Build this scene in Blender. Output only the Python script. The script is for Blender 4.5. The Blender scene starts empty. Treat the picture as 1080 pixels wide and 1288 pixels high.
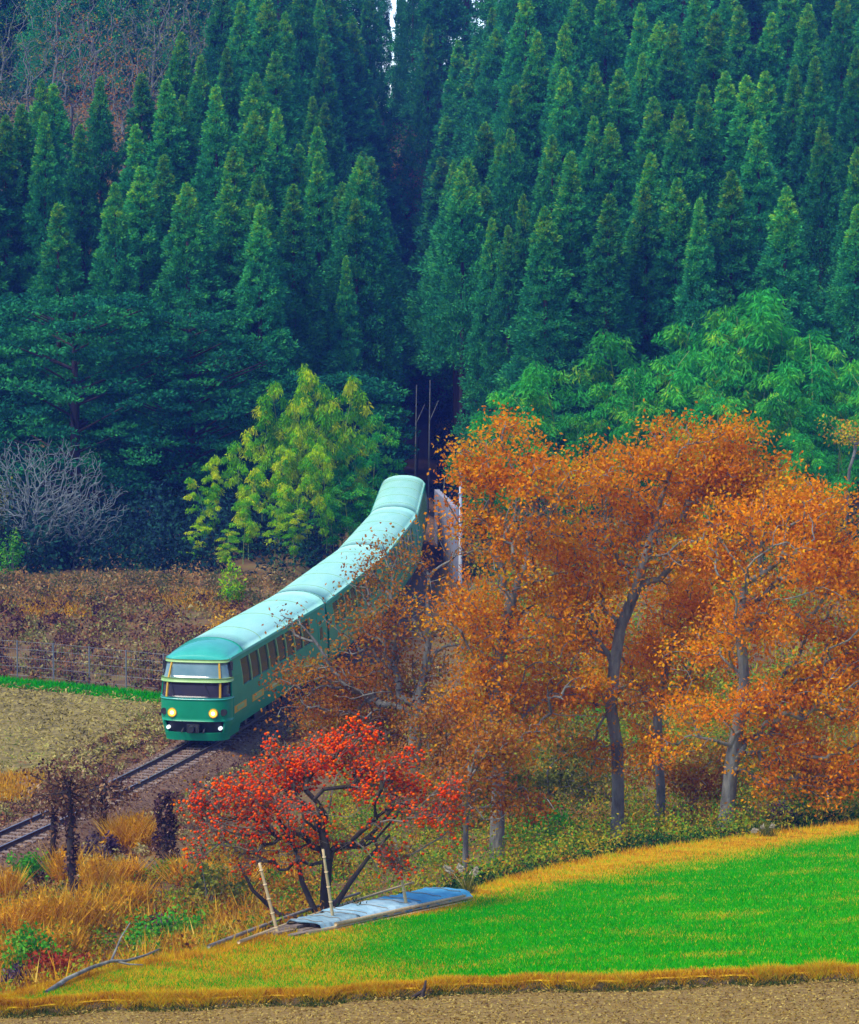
import bpy, math
import numpy as np

# ---------------------------------------------------------------- camera, sky, sun, exposure
scene = bpy.context.scene
COL = scene.collection
F = 4256.0                       # focal length in photograph pixels
PITCH = math.atan((644.0 - 279.0) / F)
CAM = np.array([0.0, 0.0, 20.5])
cam_data = bpy.data.cameras.new('camera')
cam_data.sensor_fit = 'HORIZONTAL'
cam_data.sensor_width = 36.0
cam_data.lens = 36.0 * F / 1080.0
cam_data.clip_start = 0.5
cam_data.clip_end = 3000.0
cam = bpy.data.objects.new('camera', cam_data)
cam.location = CAM
cam.rotation_euler = (math.pi / 2 - PITCH, 0, 0)
COL.objects.link(cam)
scene.camera = cam

SUN_EL, SUN_AZ = math.radians(57), math.radians(232)      # azimuth clockwise from +Y
world = bpy.data.worlds.new('World')
scene.world = world
world.use_nodes = True
wn = world.node_tree
wn.nodes.clear()
sky = wn.nodes.new('ShaderNodeTexSky')
sky.sky_type = 'NISHITA'
sky.sun_disc = False
sky.sun_elevation = SUN_EL
sky.sun_rotation = SUN_AZ
sky.air_density = 0.7
sky.dust_density = 0.0
sky.ozone_density = 2.0
bgn = wn.nodes.new('ShaderNodeBackground')
bgn.inputs['Strength'].default_value = 0.12
wout = wn.nodes.new('ShaderNodeOutputWorld')
wn.links.new(sky.outputs[0], bgn.inputs[0])
wn.links.new(bgn.outputs[0], wout.inputs[0])

sun_data = bpy.data.lights.new('sun', 'SUN')
sun_data.energy = 2.0
sun_data.angle = math.radians(25)
sun_data.color = (1.0, 0.93, 0.80)
sun = bpy.data.objects.new('sun', sun_data)
sd = np.array([math.sin(SUN_AZ) * math.cos(SUN_EL), math.cos(SUN_AZ) * math.cos(SUN_EL), math.sin(SUN_EL)])
from mathutils import Vector
sun.rotation_euler = Vector(sd).to_track_quat('Z', 'Y').to_euler()
sun.location = (0, -20, 90)
COL.objects.link(sun)

scene.view_settings.view_transform = 'Standard'
scene.view_settings.look = 'None'
scene.view_settings.exposure = 1.38
scene.view_settings.gamma = 1.0
scene.render.engine = 'CYCLES'
scene.cycles.max_bounces = 6
scene.cycles.diffuse_bounces = 3
scene.cycles.transmission_bounces = 4
scene.cycles.use_denoising = True

rng = np.random.default_rng(7)

# ---------------------------------------------------------------- pixel <-> place
def ray(px, py):
    cx, cy = (px - 540.0) / F, -(py - 644.0) / F
    d = np.array([cx, math.cos(PITCH) + cy * math.sin(PITCH), -math.sin(PITCH) + cy * math.cos(PITCH)])
    return d
def at(px, py, Y):
    d = ray(px, py)
    return CAM + d * (Y / d[1])
def pxm(Y):                      # photograph pixels per metre at distance Y
    return F / (Y * math.cos(PITCH) + 20 * math.sin(PITCH))

def sst(a, b, x):
    t = np.clip((x - a) / (b - a), 0, 1)
    return t * t * (3 - 2 * t)

# ---------------------------------------------------------------- terrain
def xt(Y):                       # centre line of the railway
    return -1.55 - 0.00163 * np.maximum(0, 200.0 - np.asarray(Y, float)) ** 2
def zr(Y):                       # rail level: the line climbs gently behind the leading railcar
    Y = np.asarray(Y, float)
    return 0.0215 * np.clip(Y - 132.0, 0, 72.0)
def hdg(Y):
    return np.arctan(2 * 0.00163 * np.maximum(0, 200.0 - np.asarray(Y, float)))
def field_z(X, Y):
    return 5.1 - 0.10 * (Y - 65.0) + 0.05 * X
def plane_hit(px, py, dz=0.0):
    d = ray(px, py)
    # CAM + t d on field plane
    a = CAM[2] - (5.1 + 6.5 + dz)
    t = a / (-0.10 * d[1] + 0.05 * d[0] - d[2])
    p = CAM + d * t
    return p
edge_px = [(-160, 1292), (0, 1260), (60, 1243), (160, 1214), (300, 1186), (430, 1160), (560, 1130), (640, 1106), (720, 1086), (800, 1070), (900, 1057), (1000, 1043), (1080, 1033), (1240, 1018)]
EP = np.array([plane_hit(*p)[:2] for p in edge_px])
soil_px = [(-160, 1284), (0, 1277), (200, 1269), (540, 1252), (700, 1244), (1080, 1233), (1240, 1230)]
SP = np.array([plane_hit(p[0], p[1], -0.18)[:2] for p in soil_px])
def Ye(X):
    return np.interp(X, EP[:, 0], EP[:, 1])
def Ys(X):
    X = np.asarray(X, float)
    w = 0.22 * np.sin(X * 0.9 + 1) + 0.13 * np.sin(X * 2.7 + 2 * np.sin(X * 0.6)) + 0.07 * np.sin(X * 7.1 + 1.5 * np.sin(X * 2.2))
    return np.minimum(np.interp(X, SP[:, 0], SP[:, 1]) + w, Ye(X) - 0.6)
def wob(X, Y, s, a):
    return a * (np.sin(X * 0.9 / s + 1.3 * np.sin(Y * 0.7 / s)) + np.sin(Y * 1.1 / s + 1.7 * np.sin(X * 0.6 / s + 2.0))) * 0.5
def base_z(X, Y):
    X = np.asarray(X, float); Y = np.asarray(Y, float)
    dx = X - xt(Y)
    z = np.full(np.broadcast(X, Y).shape, -0.62)
    z = z + wob(X, Y, 3.0, 0.06) + zr(Y)
    left = sst(-3.5, -6.0, dx)
    z = z + left * 0.75 * sst(152, 174, Y)
    right = sst(3.0, 7.0, dx)
    z = z + right * (0.5 * sst(2, 14, X) + 0.6 * sst(122, 104, Y))
    corr = np.maximum(sst(3.5, 11.0, np.abs(dx)), sst(335, 380, Y))
    rise = np.minimum(0.28 * np.maximum(0, Y - 222.0), 31.0 + 0.0 * (Y - 340))
    z = z + rise * (0.06 + 0.94 * corr) * (Y > 222)
    z = np.where((np.abs(dx) < 2.0) & (Y < 325), np.minimum(z, -0.62 + zr(Y)), z)
    return z
def zg(X, Y):
    X = np.asarray(X, float); Y = np.asarray(Y, float)
    e = Ye(X)
    s = (Y - e) * 0.8
    zf = field_z(X, np.minimum(Y, e + 6)) + wob(X, Y, 2.0, 0.03)
    L = np.where(X < -3, 17.0, 11.0)
    k = np.clip(s / L, 0, 1); k = k * k * (3 - 2 * k)
    drop = 0.25 * sst(0, 0.8, s)
    z = np.where(s > 0, (zf - drop) * (1 - k) + base_z(X, Y) * k, zf)
    z = np.where(Y < Ys(X), zf - 0.18, z)
    return z
def hit(px, py):
    d = ray(px, py)
    ys = np.arange(45, 420, 0.1)
    P = CAM[None] + d[None] * (ys / d[1])[:, None]
    g = zg(P[:, 0], P[:, 1])
    i = np.argmax(P[:, 2] < g)
    p = P[i].copy(); p[2] = g[i]
    return p

# ---------------------------------------------------------------- mesh helpers
def new_mesh(name, V, faces, k, attrs=None, smooth=False, mats=None, midx=None):
    me = bpy.data.meshes.new(name)
    V = np.ascontiguousarray(V, dtype=np.float32); faces = np.ascontiguousarray(faces, dtype=np.int32)
    n, m = len(V), len(faces)
    me.vertices.add(n); me.vertices.foreach_set('co', V.ravel())
    me.loops.add(m * k); me.loops.foreach_set('vertex_index', faces.ravel())
    me.polygons.add(m); me.polygons.foreach_set('loop_start', np.arange(m, dtype=np.int32) * k)
    if smooth:
        me.polygons.foreach_set('use_smooth', np.ones(m, dtype=bool))
    if midx is not None:
        me.polygons.foreach_set('material_index', np.asarray(midx, dtype=np.int32))
    for nm, arr in (attrs or {}).items():
        dom = 'FACE' if len(arr) == m else 'POINT'
        a = me.attributes.new(nm, 'FLOAT', dom)
        a.data.foreach_set('value', np.ascontiguousarray(arr, dtype=np.float32))
    for mt in (mats or []):
        me.materials.append(mt)
    me.update(calc_edges=True)
    return me
def unit(v):
    return v / np.maximum(np.linalg.norm(v, axis=-1, keepdims=True), 1e-9)
def rdirs(n, r=rng):
    return unit(r.normal(size=(n, 3)))
def leaf_geo(C, D, L, W, r=rng):
    n = len(C)
    D = unit(D)
    S = unit(np.cross(D, rdirs(n, r)))
    N = np.cross(D, S)
    L = np.broadcast_to(L, n)[:, None]; W = np.broadcast_to(W, n)[:, None]
    V = np.empty((n, 4, 3))
    V[:, 0] = C - D * L * 0.5
    V[:, 1] = C + S * W * 0.5 + N * W * 0.18 - D * L * 0.05
    V[:, 2] = C + D * L * 0.5
    V[:, 3] = C - S * W * 0.5 + N * W * 0.18 - D * L * 0.05
    Fq = np.arange(n * 4).reshape(n, 4)
    return V.reshape(-1, 3), Fq
def blade_geo(P, h, w, lean, r=rng):
    n = len(P)
    a = r.uniform(0, 2 * np.pi, n)
    S = np.stack([np.cos(a), np.sin(a), np.zeros(n)], 1)
    b = r.uniform(0, 2 * np.pi, n)
    T = np.stack([np.cos(b), np.sin(b), np.zeros(n)], 1) * (lean * r.uniform(0.2, 1.0, n) * h)[:, None]
    T[:, 2] = h
    V = np.empty((n, 3, 3))
    V[:, 0] = P - S * (w * 0.5)[:, None]
    V[:, 1] = P + S * (w * 0.5)[:, None]
    V[:, 2] = P + T
    return V.reshape(-1, 3), np.arange(n * 3).reshape(n, 3)
def tube_geo(A, B, RA, RB, sides=5):
    A = np.asarray(A, float); B = np.asarray(B, float)
    n = len(A)
    D = unit(B - A)
    ref = np.where(np.abs(D[:, 2:3]) < 0.9, np.array([[0, 0, 1.0]]), np.array([[1.0, 0, 0]]))
    U = unit(np.cross(D, ref)); W = np.cross(D, U)
    th = np.arange(sides) * 2 * np.pi / sides
    ring = U[:, None] * np.cos(th)[None, :, None] + W[:, None] * np.sin(th)[None, :, None]
    V = np.concatenate([A[:, None] + ring * np.asarray(RA)[:, None, None], B[:, None] + ring * np.asarray(RB)[:, None, None]], 1)
    i = np.arange(sides); j = (i + 1) % sides
    q = np.stack([i, j, j + sides, i + sides], 1)
    Fq = (np.arange(n) * 2 * sides)[:, None, None] + q[None]
    return V.reshape(-1, 3), Fq.reshape(-1, 4)
def poly_tube(P, R, sides=6, closed_ends=True):
    P = np.asarray(P, float); R = np.broadcast_to(np.asarray(R, float), len(P))
    T = np.gradient(P, axis=0); T = unit(T)
    ref = np.array([0, 0, 1.0]) if abs(T[:, 2]).mean() < 0.8 else np.array([1.0, 0.1, 0])
    U = unit(np.cross(T, ref)); W = np.cross(T, U)
    th = np.arange(sides) * 2 * np.pi / sides
    V = P[:, None] + (U[:, None] * np.cos(th)[None, :, None] + W[:, None] * np.sin(th)[None, :, None]) * R[:, None, None]
    n = len(P)
    f = []
    for a in range(n - 1):
        for i in range(sides):
            j = (i + 1) % sides
            f.append((a * sides + i, a * sides + j, (a + 1) * sides + j, (a + 1) * sides + i))
    V = V.reshape(-1, 3).tolist()
    if closed_ends:
        for a, p in ((0, P[0]), (n - 1, P[-1])):
            c = len(V); V.append(list(p))
            for i in range(sides):
                j = (i + 1) % sides
                f.append((a * sides + i, a * sides + j, c, c))
    return np.array(V), f
def grid_faces(nu, nv):
    i, j = np.meshgrid(np.arange(nu - 1), np.arange(nv - 1), indexing='ij')
    a = i * nv + j
    return np.stack([a, a + nv, a + nv + 1, a + 1], -1).reshape(-1, 4)
def py_mesh(name, V, faces, mat, smooth=False):
    me = bpy.data.meshes.new(name)
    faces = [tuple(dict.fromkeys(f)) for f in faces]
    me.from_pydata([tuple(v) for v in V], [], faces)
    if smooth:
        me.polygons.foreach_set('use_smooth', [True] * len(me.polygons))
    if mat: me.materials.append(mat)
    me.update()
    return me
class MB:
    """collects boxes, tubes and grids into one mesh"""
    def __init__(s): s.V = []; s.F = []
    def add(s, V, Fc):
        o = len(s.V); s.V += [tuple(v) for v in V]; s.F += [tuple(int(i) + o for i in f) for f in Fc]; return s
    def box(s, x0, x1, y0, y1, z0, z1):
        V = [(x, y, z) for x in (x0, x1) for y in (y0, y1) for z in (z0, z1)]
        return s.add(V, [(0, 1, 3, 2), (4, 6, 7, 5), (0, 4, 5, 1), (2, 3, 7, 6), (0, 2, 6, 4), (1, 5, 7, 3)])
    def bar(s, p, q, r0, r1=None, sides=8):
        r1 = r0 if r1 is None else r1
        V, Fc = poly_tube([p, q], [r0, r1], sides); return s.add(V, Fc)
    def grid(s, G):
        nu, nv = G.shape[:2]; return s.add(G.reshape(-1, 3), grid_faces(nu, nv))
    def slab(s, G, off):
        """closed slab: grid G and G+off (per-vertex offset)"""
        nu, nv = G.shape[:2]; H = G + off
        fo = len(s.V)
        s.add(G.reshape(-1, 3), grid_faces(nu, nv)); s.add(H.reshape(-1, 3), grid_faces(nu, nv)[:, ::-1])
        n = nu * nv
        ring = [i * nv for i in range(nu)] + [(nu - 1) * nv + j for j in range(1, nv)] + [i * nv + nv - 1 for i in range(nu - 2, -1, -1)] + [j for j in range(nv - 2, 0, -1)]
        for a, b in zip(ring, ring[1:] + ring[:1]):
            s.F.append((fo + a, fo + b, fo + n + b, fo + n + a))
        return s
    def mesh(s, name, mat, smooth=False): return py_mesh(name, s.V, s.F, mat, smooth)
    def build(s, name, mat, parent=None, smooth=False):
        return link(name, s.mesh(name, mat, smooth), parent)
def link(name, data, parent=None, loc=None, rot=None, scale=None):
    o = bpy.data.objects.new(name, data); COL.objects.link(o)
    if parent is not None: o.parent = parent
    if loc is not None: o.location = loc
    if rot is not None: o.rotation_euler = rot
    if scale is not None: o.scale = scale
    return o
def tag(o, label=None, cat=None, group=None, kind=None):
    if label: o['label'] = label
    if cat: o['category'] = cat
    if group: o['group'] = group
    if kind: o['kind'] = kind
    return o
def empty(name, loc, rz=0.0, scale=None):
    o = link(name, None, None, loc, (0, 0, rz), scale); o.empty_display_size = 0.3
    return o

# ---------------------------------------------------------------- materials
def nmat(name):
    m = bpy.data.materials.new(name); m.use_nodes = True
    nt = m.node_tree; nt.nodes.clear()
    return m, nt, nt.nodes.new('ShaderNodeOutputMaterial')
def ramp(nt, stops, interp='LINEAR'):
    r = nt.nodes.new('ShaderNodeValToRGB'); cr = r.color_ramp; cr.interpolation = interp
    while len(cr.elements) < len(stops): cr.elements.new(0.5)
    for e, (p, c) in zip(cr.elements, stops):
        e.position = p; e.color = (*c, 1)
    return r
def leaf_mat(name, stops, transl=0.35, objvar=0.25, gloss=0.0):
    m, nt, out = nmat(name); N, Lk = nt.nodes, nt.links
    at_ = N.new('ShaderNodeAttribute'); at_.attribute_name = 'rnd'
    rp = ramp(nt, stops); Lk.new(at_.outputs['Fac'], rp.inputs[0])
    oi = N.new('ShaderNodeObjectInfo')
    mr = N.new('ShaderNodeMapRange'); mr.inputs['To Min'].default_value = 1 - objvar; mr.inputs['To Max'].default_value = 1 + objvar
    Lk.new(oi.outputs['Random'], mr.inputs['Value'])
    hsv = N.new('ShaderNodeHueSaturation'); Lk.new(rp.outputs[0], hsv.inputs['Color']); Lk.new(mr.outputs[0], hsv.inputs['Value'])
    df = N.new('ShaderNodeBsdfDiffuse'); tr = N.new('ShaderNodeBsdfTranslucent'); mx = N.new('ShaderNodeMixShader')
    mx.inputs[0].default_value = transl
    Lk.new(hsv.outputs[0], df.inputs[0]); Lk.new(hsv.outputs[0], tr.inputs[0])
    Lk.new(df.outputs[0], mx.inputs[1]); Lk.new(tr.outputs[0], mx.inputs[2])
    Lk.new(mx.outputs[0], out.inputs[0])
    return m
def noise_mat(name, stops, scale=1.0, detail=6, rough=0.9, bump=0.3, bump_scale=None, metallic=0.0, spec=0.3, stretch=None, coat=0.0):
    m, nt, out = nmat(name); N, Lk = nt.nodes, nt.links
    tc = N.new('ShaderNodeTexCoord'); mp = N.new('ShaderNodeMapping'); Lk.new(tc.outputs['Object'], mp.inputs[0])
    if stretch: mp.inputs['Scale'].default_value = stretch
    n1 = N.new('ShaderNodeTexNoise'); n1.inputs['Scale'].default_value = scale; n1.inputs['Detail'].default_value = detail; n1.inputs['Roughness'].default_value = 0.65
    Lk.new(mp.outputs[0], n1.inputs['Vector'])
    rp = ramp(nt, stops); Lk.new(n1.outputs['Fac'], rp.inputs[0])
    b = N.new('ShaderNodeBsdfPrincipled')
    b.inputs['Roughness'].default_value = rough; b.inputs['Metallic'].default_value = metallic
    b.inputs['Specular IOR Level'].default_value = spec; b.inputs['Coat Weight'].default_value = coat
    Lk.new(rp.outputs[0], b.inputs['Base Color'])
    if bump:
        n2 = N.new('ShaderNodeTexNoise'); n2.inputs['Scale'].default_value = bump_scale or scale * 4; n2.inputs['Detail'].default_value = 5
        Lk.new(mp.outputs[0], n2.inputs['Vector'])
        bp = N.new('ShaderNodeBump'); bp.inputs['Strength'].default_value = bump; bp.inputs['Distance'].default_value = 0.05
        Lk.new(n2.outputs['Fac'], bp.inputs['Height']); Lk.new(bp.outputs[0], b.inputs['Normal'])
    Lk.new(b.outputs[0], out.inputs[0])
    return m
def emit_mat(name, col, s):
    m, nt, out = nmat(name); e = nt.nodes.new('ShaderNodeEmission')
    e.inputs[0].default_value = (*col, 1); e.inputs[1].default_value = s
    nt.links.new(e.outputs[0], out.inputs[0]); return m
M = {}
M['ground'] = noise_mat('earth', [(0.3, (0.06, 0.035, 0.015)), (0.5, (0.16, 0.09, 0.03)), (0.7, (0.14, 0.13, 0.025))], 0.8, 8, bump=0.6)
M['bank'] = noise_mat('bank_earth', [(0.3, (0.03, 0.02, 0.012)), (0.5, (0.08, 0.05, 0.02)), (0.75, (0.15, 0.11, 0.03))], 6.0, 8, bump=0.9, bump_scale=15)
M['soil'] = noise_mat('tilled_soil', [(0.25, (0.11, 0.06, 0.015)), (0.5, (0.24, 0.145, 0.03)), (0.75, (0.36, 0.25, 0.05))], 5.0, 9, bump=0.8, bump_scale=14, stretch=(0.5, 1.4, 1))
M['stubble'] = noise_mat('stubble_soil', [(0.3, (0.10, 0.08, 0.025)), (0.55, (0.24, 0.18, 0.05)), (0.75, (0.36, 0.29, 0.09))], 1.5, 9, bump=0.7, bump_scale=8)
M['ballast'] = noise_mat('ballast_bed', [(0.3, (0.07, 0.04, 0.025)), (0.55, (0.18, 0.10, 0.055)), (0.8, (0.28, 0.17, 0.09))], 6.0, 9, bump=0.9, bump_scale=18)
M['stone'] = noise_mat('ballast_stone', [(0.3, (0.09, 0.055, 0.04)), (0.7, (0.28, 0.18, 0.12))], 3.0, 3, bump=0)
M['rail'] = noise_mat('rail_steel', [(0.3, (0.05, 0.025, 0.018)), (0.7, (0.12, 0.07, 0.05))], 6, rough=0.6, metallic=0.4, bump=0.1)
M['rail_top'] = noise_mat('rail_head', [(0.3, (0.30, 0.27, 0.26)), (0.7, (0.50, 0.46, 0.45))], 4, rough=0.3, metallic=0.8, bump=0.0)
M['sleeper'] = noise_mat('sleeper_wood', [(0.3, (0.16, 0.11, 0.09)), (0.7, (0.36, 0.28, 0.23))], 3, bump=0.4, stretch=(1, 6, 1))
M['bark'] = noise_mat('bark_grey', [(0.3, (0.07, 0.065, 0.055)), (0.55, (0.22, 0.21, 0.17)), (0.75, (0.36, 0.36, 0.28))], 3, bump=0.8, stretch=(1, 1, 0.3))
M['bark_dark'] = noise_mat('bark_dark', [(0.3, (0.025, 0.018, 0.015)), (0.7, (0.075, 0.055, 0.045))], 3, bump=0.8, stretch=(1, 1, 0.3))
M['bark_red'] = noise_mat('bark_cedar', [(0.3, (0.05, 0.03, 0.022)), (0.7, (0.13, 0.08, 0.06))], 3, bump=0.5, stretch=(1, 1, 0.2))
M['twig'] = noise_mat('twig_pale', [(0.3, (0.16, 0.13, 0.10)), (0.7, (0.34, 0.30, 0.24))], 5, bump=0)
M['twig_blue'] = noise_mat('twig_silver', [(0.3, (0.10, 0.12, 0.115)), (0.7, (0.24, 0.27, 0.26))], 2, bump=0)
M['twig_brown'] = noise_mat('twig_brown', [(0.3, (0.10, 0.075, 0.05)), (0.7, (0.26, 0.21, 0.15))], 5, bump=0)
M['twig_haze'] = noise_mat('twig_grey', [(0.3, (0.08, 0.085, 0.075)), (0.7, (0.19, 0.20, 0.17))], 2, bump=0)
M['bamboo_pole'] = noise_mat('dry_bamboo', [(0.3, (0.42, 0.29, 0.13)), (0.7, (0.62, 0.47, 0.25))], 4, rough=0.5, bump=0.1, stretch=(4, 4, 0.6))
M['culm'] = noise_mat('green_bamboo', [(0.3, (0.10, 0.20, 0.04)), (0.7, (0.22, 0.30, 0.07))], 3, rough=0.5, bump=0)
M['concrete'] = noise_mat('concrete', [(0.3, (0.16, 0.16, 0.20)), (0.5, (0.27, 0.27, 0.32)), (0.7, (0.36, 0.36, 0.42))], 1.2, 8, bump=0.2, stretch=(1, 1, 0.5))
M['post_white'] = noise_mat('weathered_white', [(0.3, (0.48, 0.49, 0.52)), (0.7, (0.72, 0.73, 0.74))], 2, bump=0.1)
M['wire'] = noise_mat('galvanised', [(0.3, (0.14, 0.15, 0.16)), (0.7, (0.24, 0.25, 0.26))], 3, rough=0.5, metallic=0.3, bump=0)
M['plank'] = noise_mat('old_planks', [(0.3, (0.12, 0.08, 0.06)), (0.6, (0.24, 0.18, 0.14)), (0.8, (0.36, 0.30, 0.24))], 2, bump=0.4, stretch=(0.4, 5, 5))
M['tarp_blue'] = noise_mat('blue_sheet', [(0.25, (0.05, 0.28, 0.46)), (0.55, (0.09, 0.38, 0.56)), (0.8, (0.22, 0.48, 0.60))], 2.5, rough=0.8, bump=0.4, bump_scale=5)
M['tarp_pale'] = noise_mat('pale_sheet', [(0.25, (0.14, 0.34, 0.44)), (0.5, (0.30, 0.48, 0.55)), (0.8, (0.46, 0.58, 0.62))], 2.0, rough=0.85, bump=0.5, bump_scale=5)
M['tarp_grey'] = noise_mat('grey_sheet', [(0.25, (0.10, 0.22, 0.27)), (0.5, (0.20, 0.32, 0.36)), (0.8, (0.32, 0.42, 0.44))], 2.0, rough=0.85, bump=0.5, bump_scale=5)
# train paint
M['roof'] = noise_mat('roof_paint', [(0.3, (0.30, 0.68, 0.54)), (0.7, (0.42, 0.78, 0.66))], 0.9, 8, rough=0.38, bump=0.05, spec=0.5, stretch=(2, 0.4, 2))
M['dome'] = noise_mat('dome_paint', [(0.3, (0.03, 0.36, 0.27)), (0.7, (0.05, 0.44, 0.33))], 1.5, rough=0.3, bump=0.02, spec=0.5, coat=0.4)
M['green'] = noise_mat('body_paint', [(0.3, (0.004, 0.24, 0.11)), (0.7, (0.006, 0.31, 0.15))], 1.2, 7, rough=0.42, bump=0.02, spec=0.25, coat=0.08)
M['trim'] = noise_mat('pale_green_trim', [(0.3, (0.22, 0.42, 0.12)), (0.7, (0.32, 0.50, 0.18))], 3, rough=0.35, bump=0)
M['bellows'] = noise_mat('bellows', [(0.3, (0.10, 0.26, 0.22)), (0.7, (0.16, 0.34, 0.30))], 3, rough=0.7, bump=0.1)
M['gold'] = noise_mat('gold_trim', [(0.3, (0.60, 0.32, 0.02)), (0.7, (0.75, 0.44, 0.04))], 3, rough=0.4, metallic=0.2, bump=0)
M['black'] = noise_mat('underframe_black', [(0.3, (0.012, 0.012, 0.014)), (0.7, (0.04, 0.038, 0.04))], 4, rough=0.6, bump=0.1)
M['steel'] = noise_mat('bogie_steel', [(0.3, (0.05, 0.05, 0.055)), (0.7, (0.13, 0.13, 0.14))], 4, rough=0.5, metallic=0.4, bump=0.1)
M['glass'] = noise_mat('dark_glass', [(0.3, (0.018, 0.014, 0.025)), (0.7, (0.04, 0.028, 0.035))], 1.5, rough=0.12, bump=0, spec=0.25)
M['screen'] = noise_mat('upper_glass', [(0.3, (0.10, 0.20, 0.20)), (0.7, (0.20, 0.30, 0.30))], 0.8, rough=0.12, bump=0, spec=0.9)
M['lamp'] = emit_mat('headlamp_glow', (1.0, 0.50, 0.05), 0.9)
M['lamp_core'] = emit_mat('headlamp_core', (1.0, 0.80, 0.35), 1.6)
M['lamp_small'] = emit_mat('marker_lamp', (0.8, 0.9, 1.0), 0.55)
# foliage
M['cedar'] = leaf_mat('cedar_needles', [(0.0, (0.014, 0.14, 0.06)), (0.4, (0.028, 0.26, 0.085)), (0.75, (0.08, 0.40, 0.06)), (1.0, (0.28, 0.50, 0.025))], 0.25, 0.28)
M['layered'] = leaf_mat('layered_needles', [(0.0, (0.008, 0.08, 0.055)), (0.5, (0.016, 0.17, 0.07)), (1.0, (0.05, 0.33, 0.06))], 0.2, 0.15)
M['bamboo_y'] = leaf_mat('bamboo_yellow', [(0.0, (0.03, 0.24, 0.004)), (0.4, (0.14, 0.44, 0.002)), (0.75, (0.40, 0.58, 0.001)), (1.0, (0.72, 0.64, 0.003))], 0.25, 0.15)
M['bamboo_g'] = leaf_mat('bamboo_green', [(0.0, (0.02, 0.22, 0.045)), (0.5, (0.045, 0.40, 0.05)), (0.85, (0.12, 0.50, 0.035)), (1.0, (0.42, 0.58, 0.02))], 0.35, 0.28)
M['orange'] = leaf_mat('autumn_orange', [(0.0, (0.28, 0.055, 0.002)), (0.22, (0.68, 0.175, 0.001)), (0.6, (0.86, 0.31, 0.0015)), (0.85, (0.84, 0.42, 0.003)), (1.0, (0.44, 0.44, 0.010))], 0.42, 0.10)
M['rust'] = leaf_mat('autumn_rust', [(0.0, (0.14, 0.04, 0.012)), (0.3, (0.34, 0.10, 0.01)), (0.6, (0.50, 0.18, 0.012)), (0.85, (0.40, 0.26, 0.02)), (1.0, (0.20, 0.26, 0.03))], 0.4, 0.10)
M['olive'] = leaf_mat('olive_leaves', [(0.0, (0.05, 0.08, 0.03)), (0.5, (0.16, 0.20, 0.03)), (1.0, (0.40, 0.34, 0.04))], 0.35, 0.2)
M['fruit'] = leaf_mat('persimmon_skin', [(0.0, (0.62, 0.035, 0.0005)), (0.6, (0.92, 0.075, 0.0005)), (1.0, (0.95, 0.17, 0.001))], 0.0, 0.05)
M['bramble'] = leaf_mat('bramble_leaves', [(0.0, (0.03, 0.015, 0.03)), (0.3, (0.12, 0.055, 0.05)), (0.5, (0.30, 0.12, 0.045)), (0.64, (0.36, 0.21, 0.08)), (0.80, (0.17, 0.20, 0.04)), (1.0, (0.50, 0.40, 0.16))], 0.25, 0.1)
M['mix'] = leaf_mat('mixed_shrub_leaves', [(0.0, (0.02, 0.09, 0.02)), (0.2, (0.06, 0.28, 0.02)), (0.45, (0.26, 0.34, 0.02)), (0.65, (0.46, 0.36, 0.02)), (0.85, (0.50, 0.20, 0.015)), (1.0, (0.16, 0.06, 0.03))], 0.3, 0.1)
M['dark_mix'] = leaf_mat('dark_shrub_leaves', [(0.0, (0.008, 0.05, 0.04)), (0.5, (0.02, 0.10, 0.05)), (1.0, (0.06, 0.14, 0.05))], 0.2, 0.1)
M['shade_mix'] = leaf_mat('shade_coloured_leaves', [(0.0, (0.008, 0.02, 0.03)), (0.6, (0.012, 0.05, 0.045)), (1.0, (0.02, 0.09, 0.05))], 0.1, 0.1)  # near-black navy leaves: deep shade of the thicket put into the colour
M['golden'] = leaf_mat('golden_grass', [(0.0, (0.30, 0.11, 0.008)), (0.35, (0.62, 0.28, 0.012)), (0.75, (0.82, 0.45, 0.02)), (1.0, (0.85, 0.60, 0.12))], 0.35, 0.1)
M['grass'] = leaf_mat('meadow_blades', [(0.0, (0.006, 0.30, 0.002)), (0.5, (0.010, 0.42, 0.003)), (0.85, (0.06, 0.46, 0.004)), (1.0, (0.55, 0.50, 0.05))], 0.3, 0.05)
M['dry'] = leaf_mat('dry_blades', [(0.0, (0.36, 0.12, 0.008)), (0.35, (0.66, 0.32, 0.010)), (0.7, (0.78, 0.52, 0.014)), (1.0, (0.32, 0.50, 0.015))], 0.35, 0.05)
M['litter'] = leaf_mat('stubble_straw', [(0.0, (0.10, 0.08, 0.02)), (0.4, (0.30, 0.23, 0.05)), (0.8, (0.52, 0.42, 0.13)), (1.0, (0.20, 0.26, 0.04))], 0.2, 0.05)
M['litter_soil'] = leaf_mat('soil_straw', [(0.0, (0.14, 0.07, 0.015)), (0.5, (0.38, 0.24, 0.05)), (1.0, (0.58, 0.44, 0.12))], 0.2, 0.05)
M['crest'] = leaf_mat('crest_leaves', [(0.0, (0.04, 0.06, 0.03)), (0.3, (0.12, 0.13, 0.04)), (0.55, (0.30, 0.16, 0.06)), (0.8, (0.42, 0.20, 0.05)), (1.0, (0.46, 0.34, 0.14))], 0.25, 0.1)
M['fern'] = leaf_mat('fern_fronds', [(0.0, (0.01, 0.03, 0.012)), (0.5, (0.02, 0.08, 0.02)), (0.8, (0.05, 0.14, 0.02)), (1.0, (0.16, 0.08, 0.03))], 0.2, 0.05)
M['weed'] = leaf_mat('bank_weeds', [(0.0, (0.03, 0.03, 0.012)), (0.5, (0.03, 0.09, 0.012)), (0.8, (0.10, 0.13, 0.02)), (1.0, (0.40, 0.24, 0.03))], 0.2, 0.05)
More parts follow.
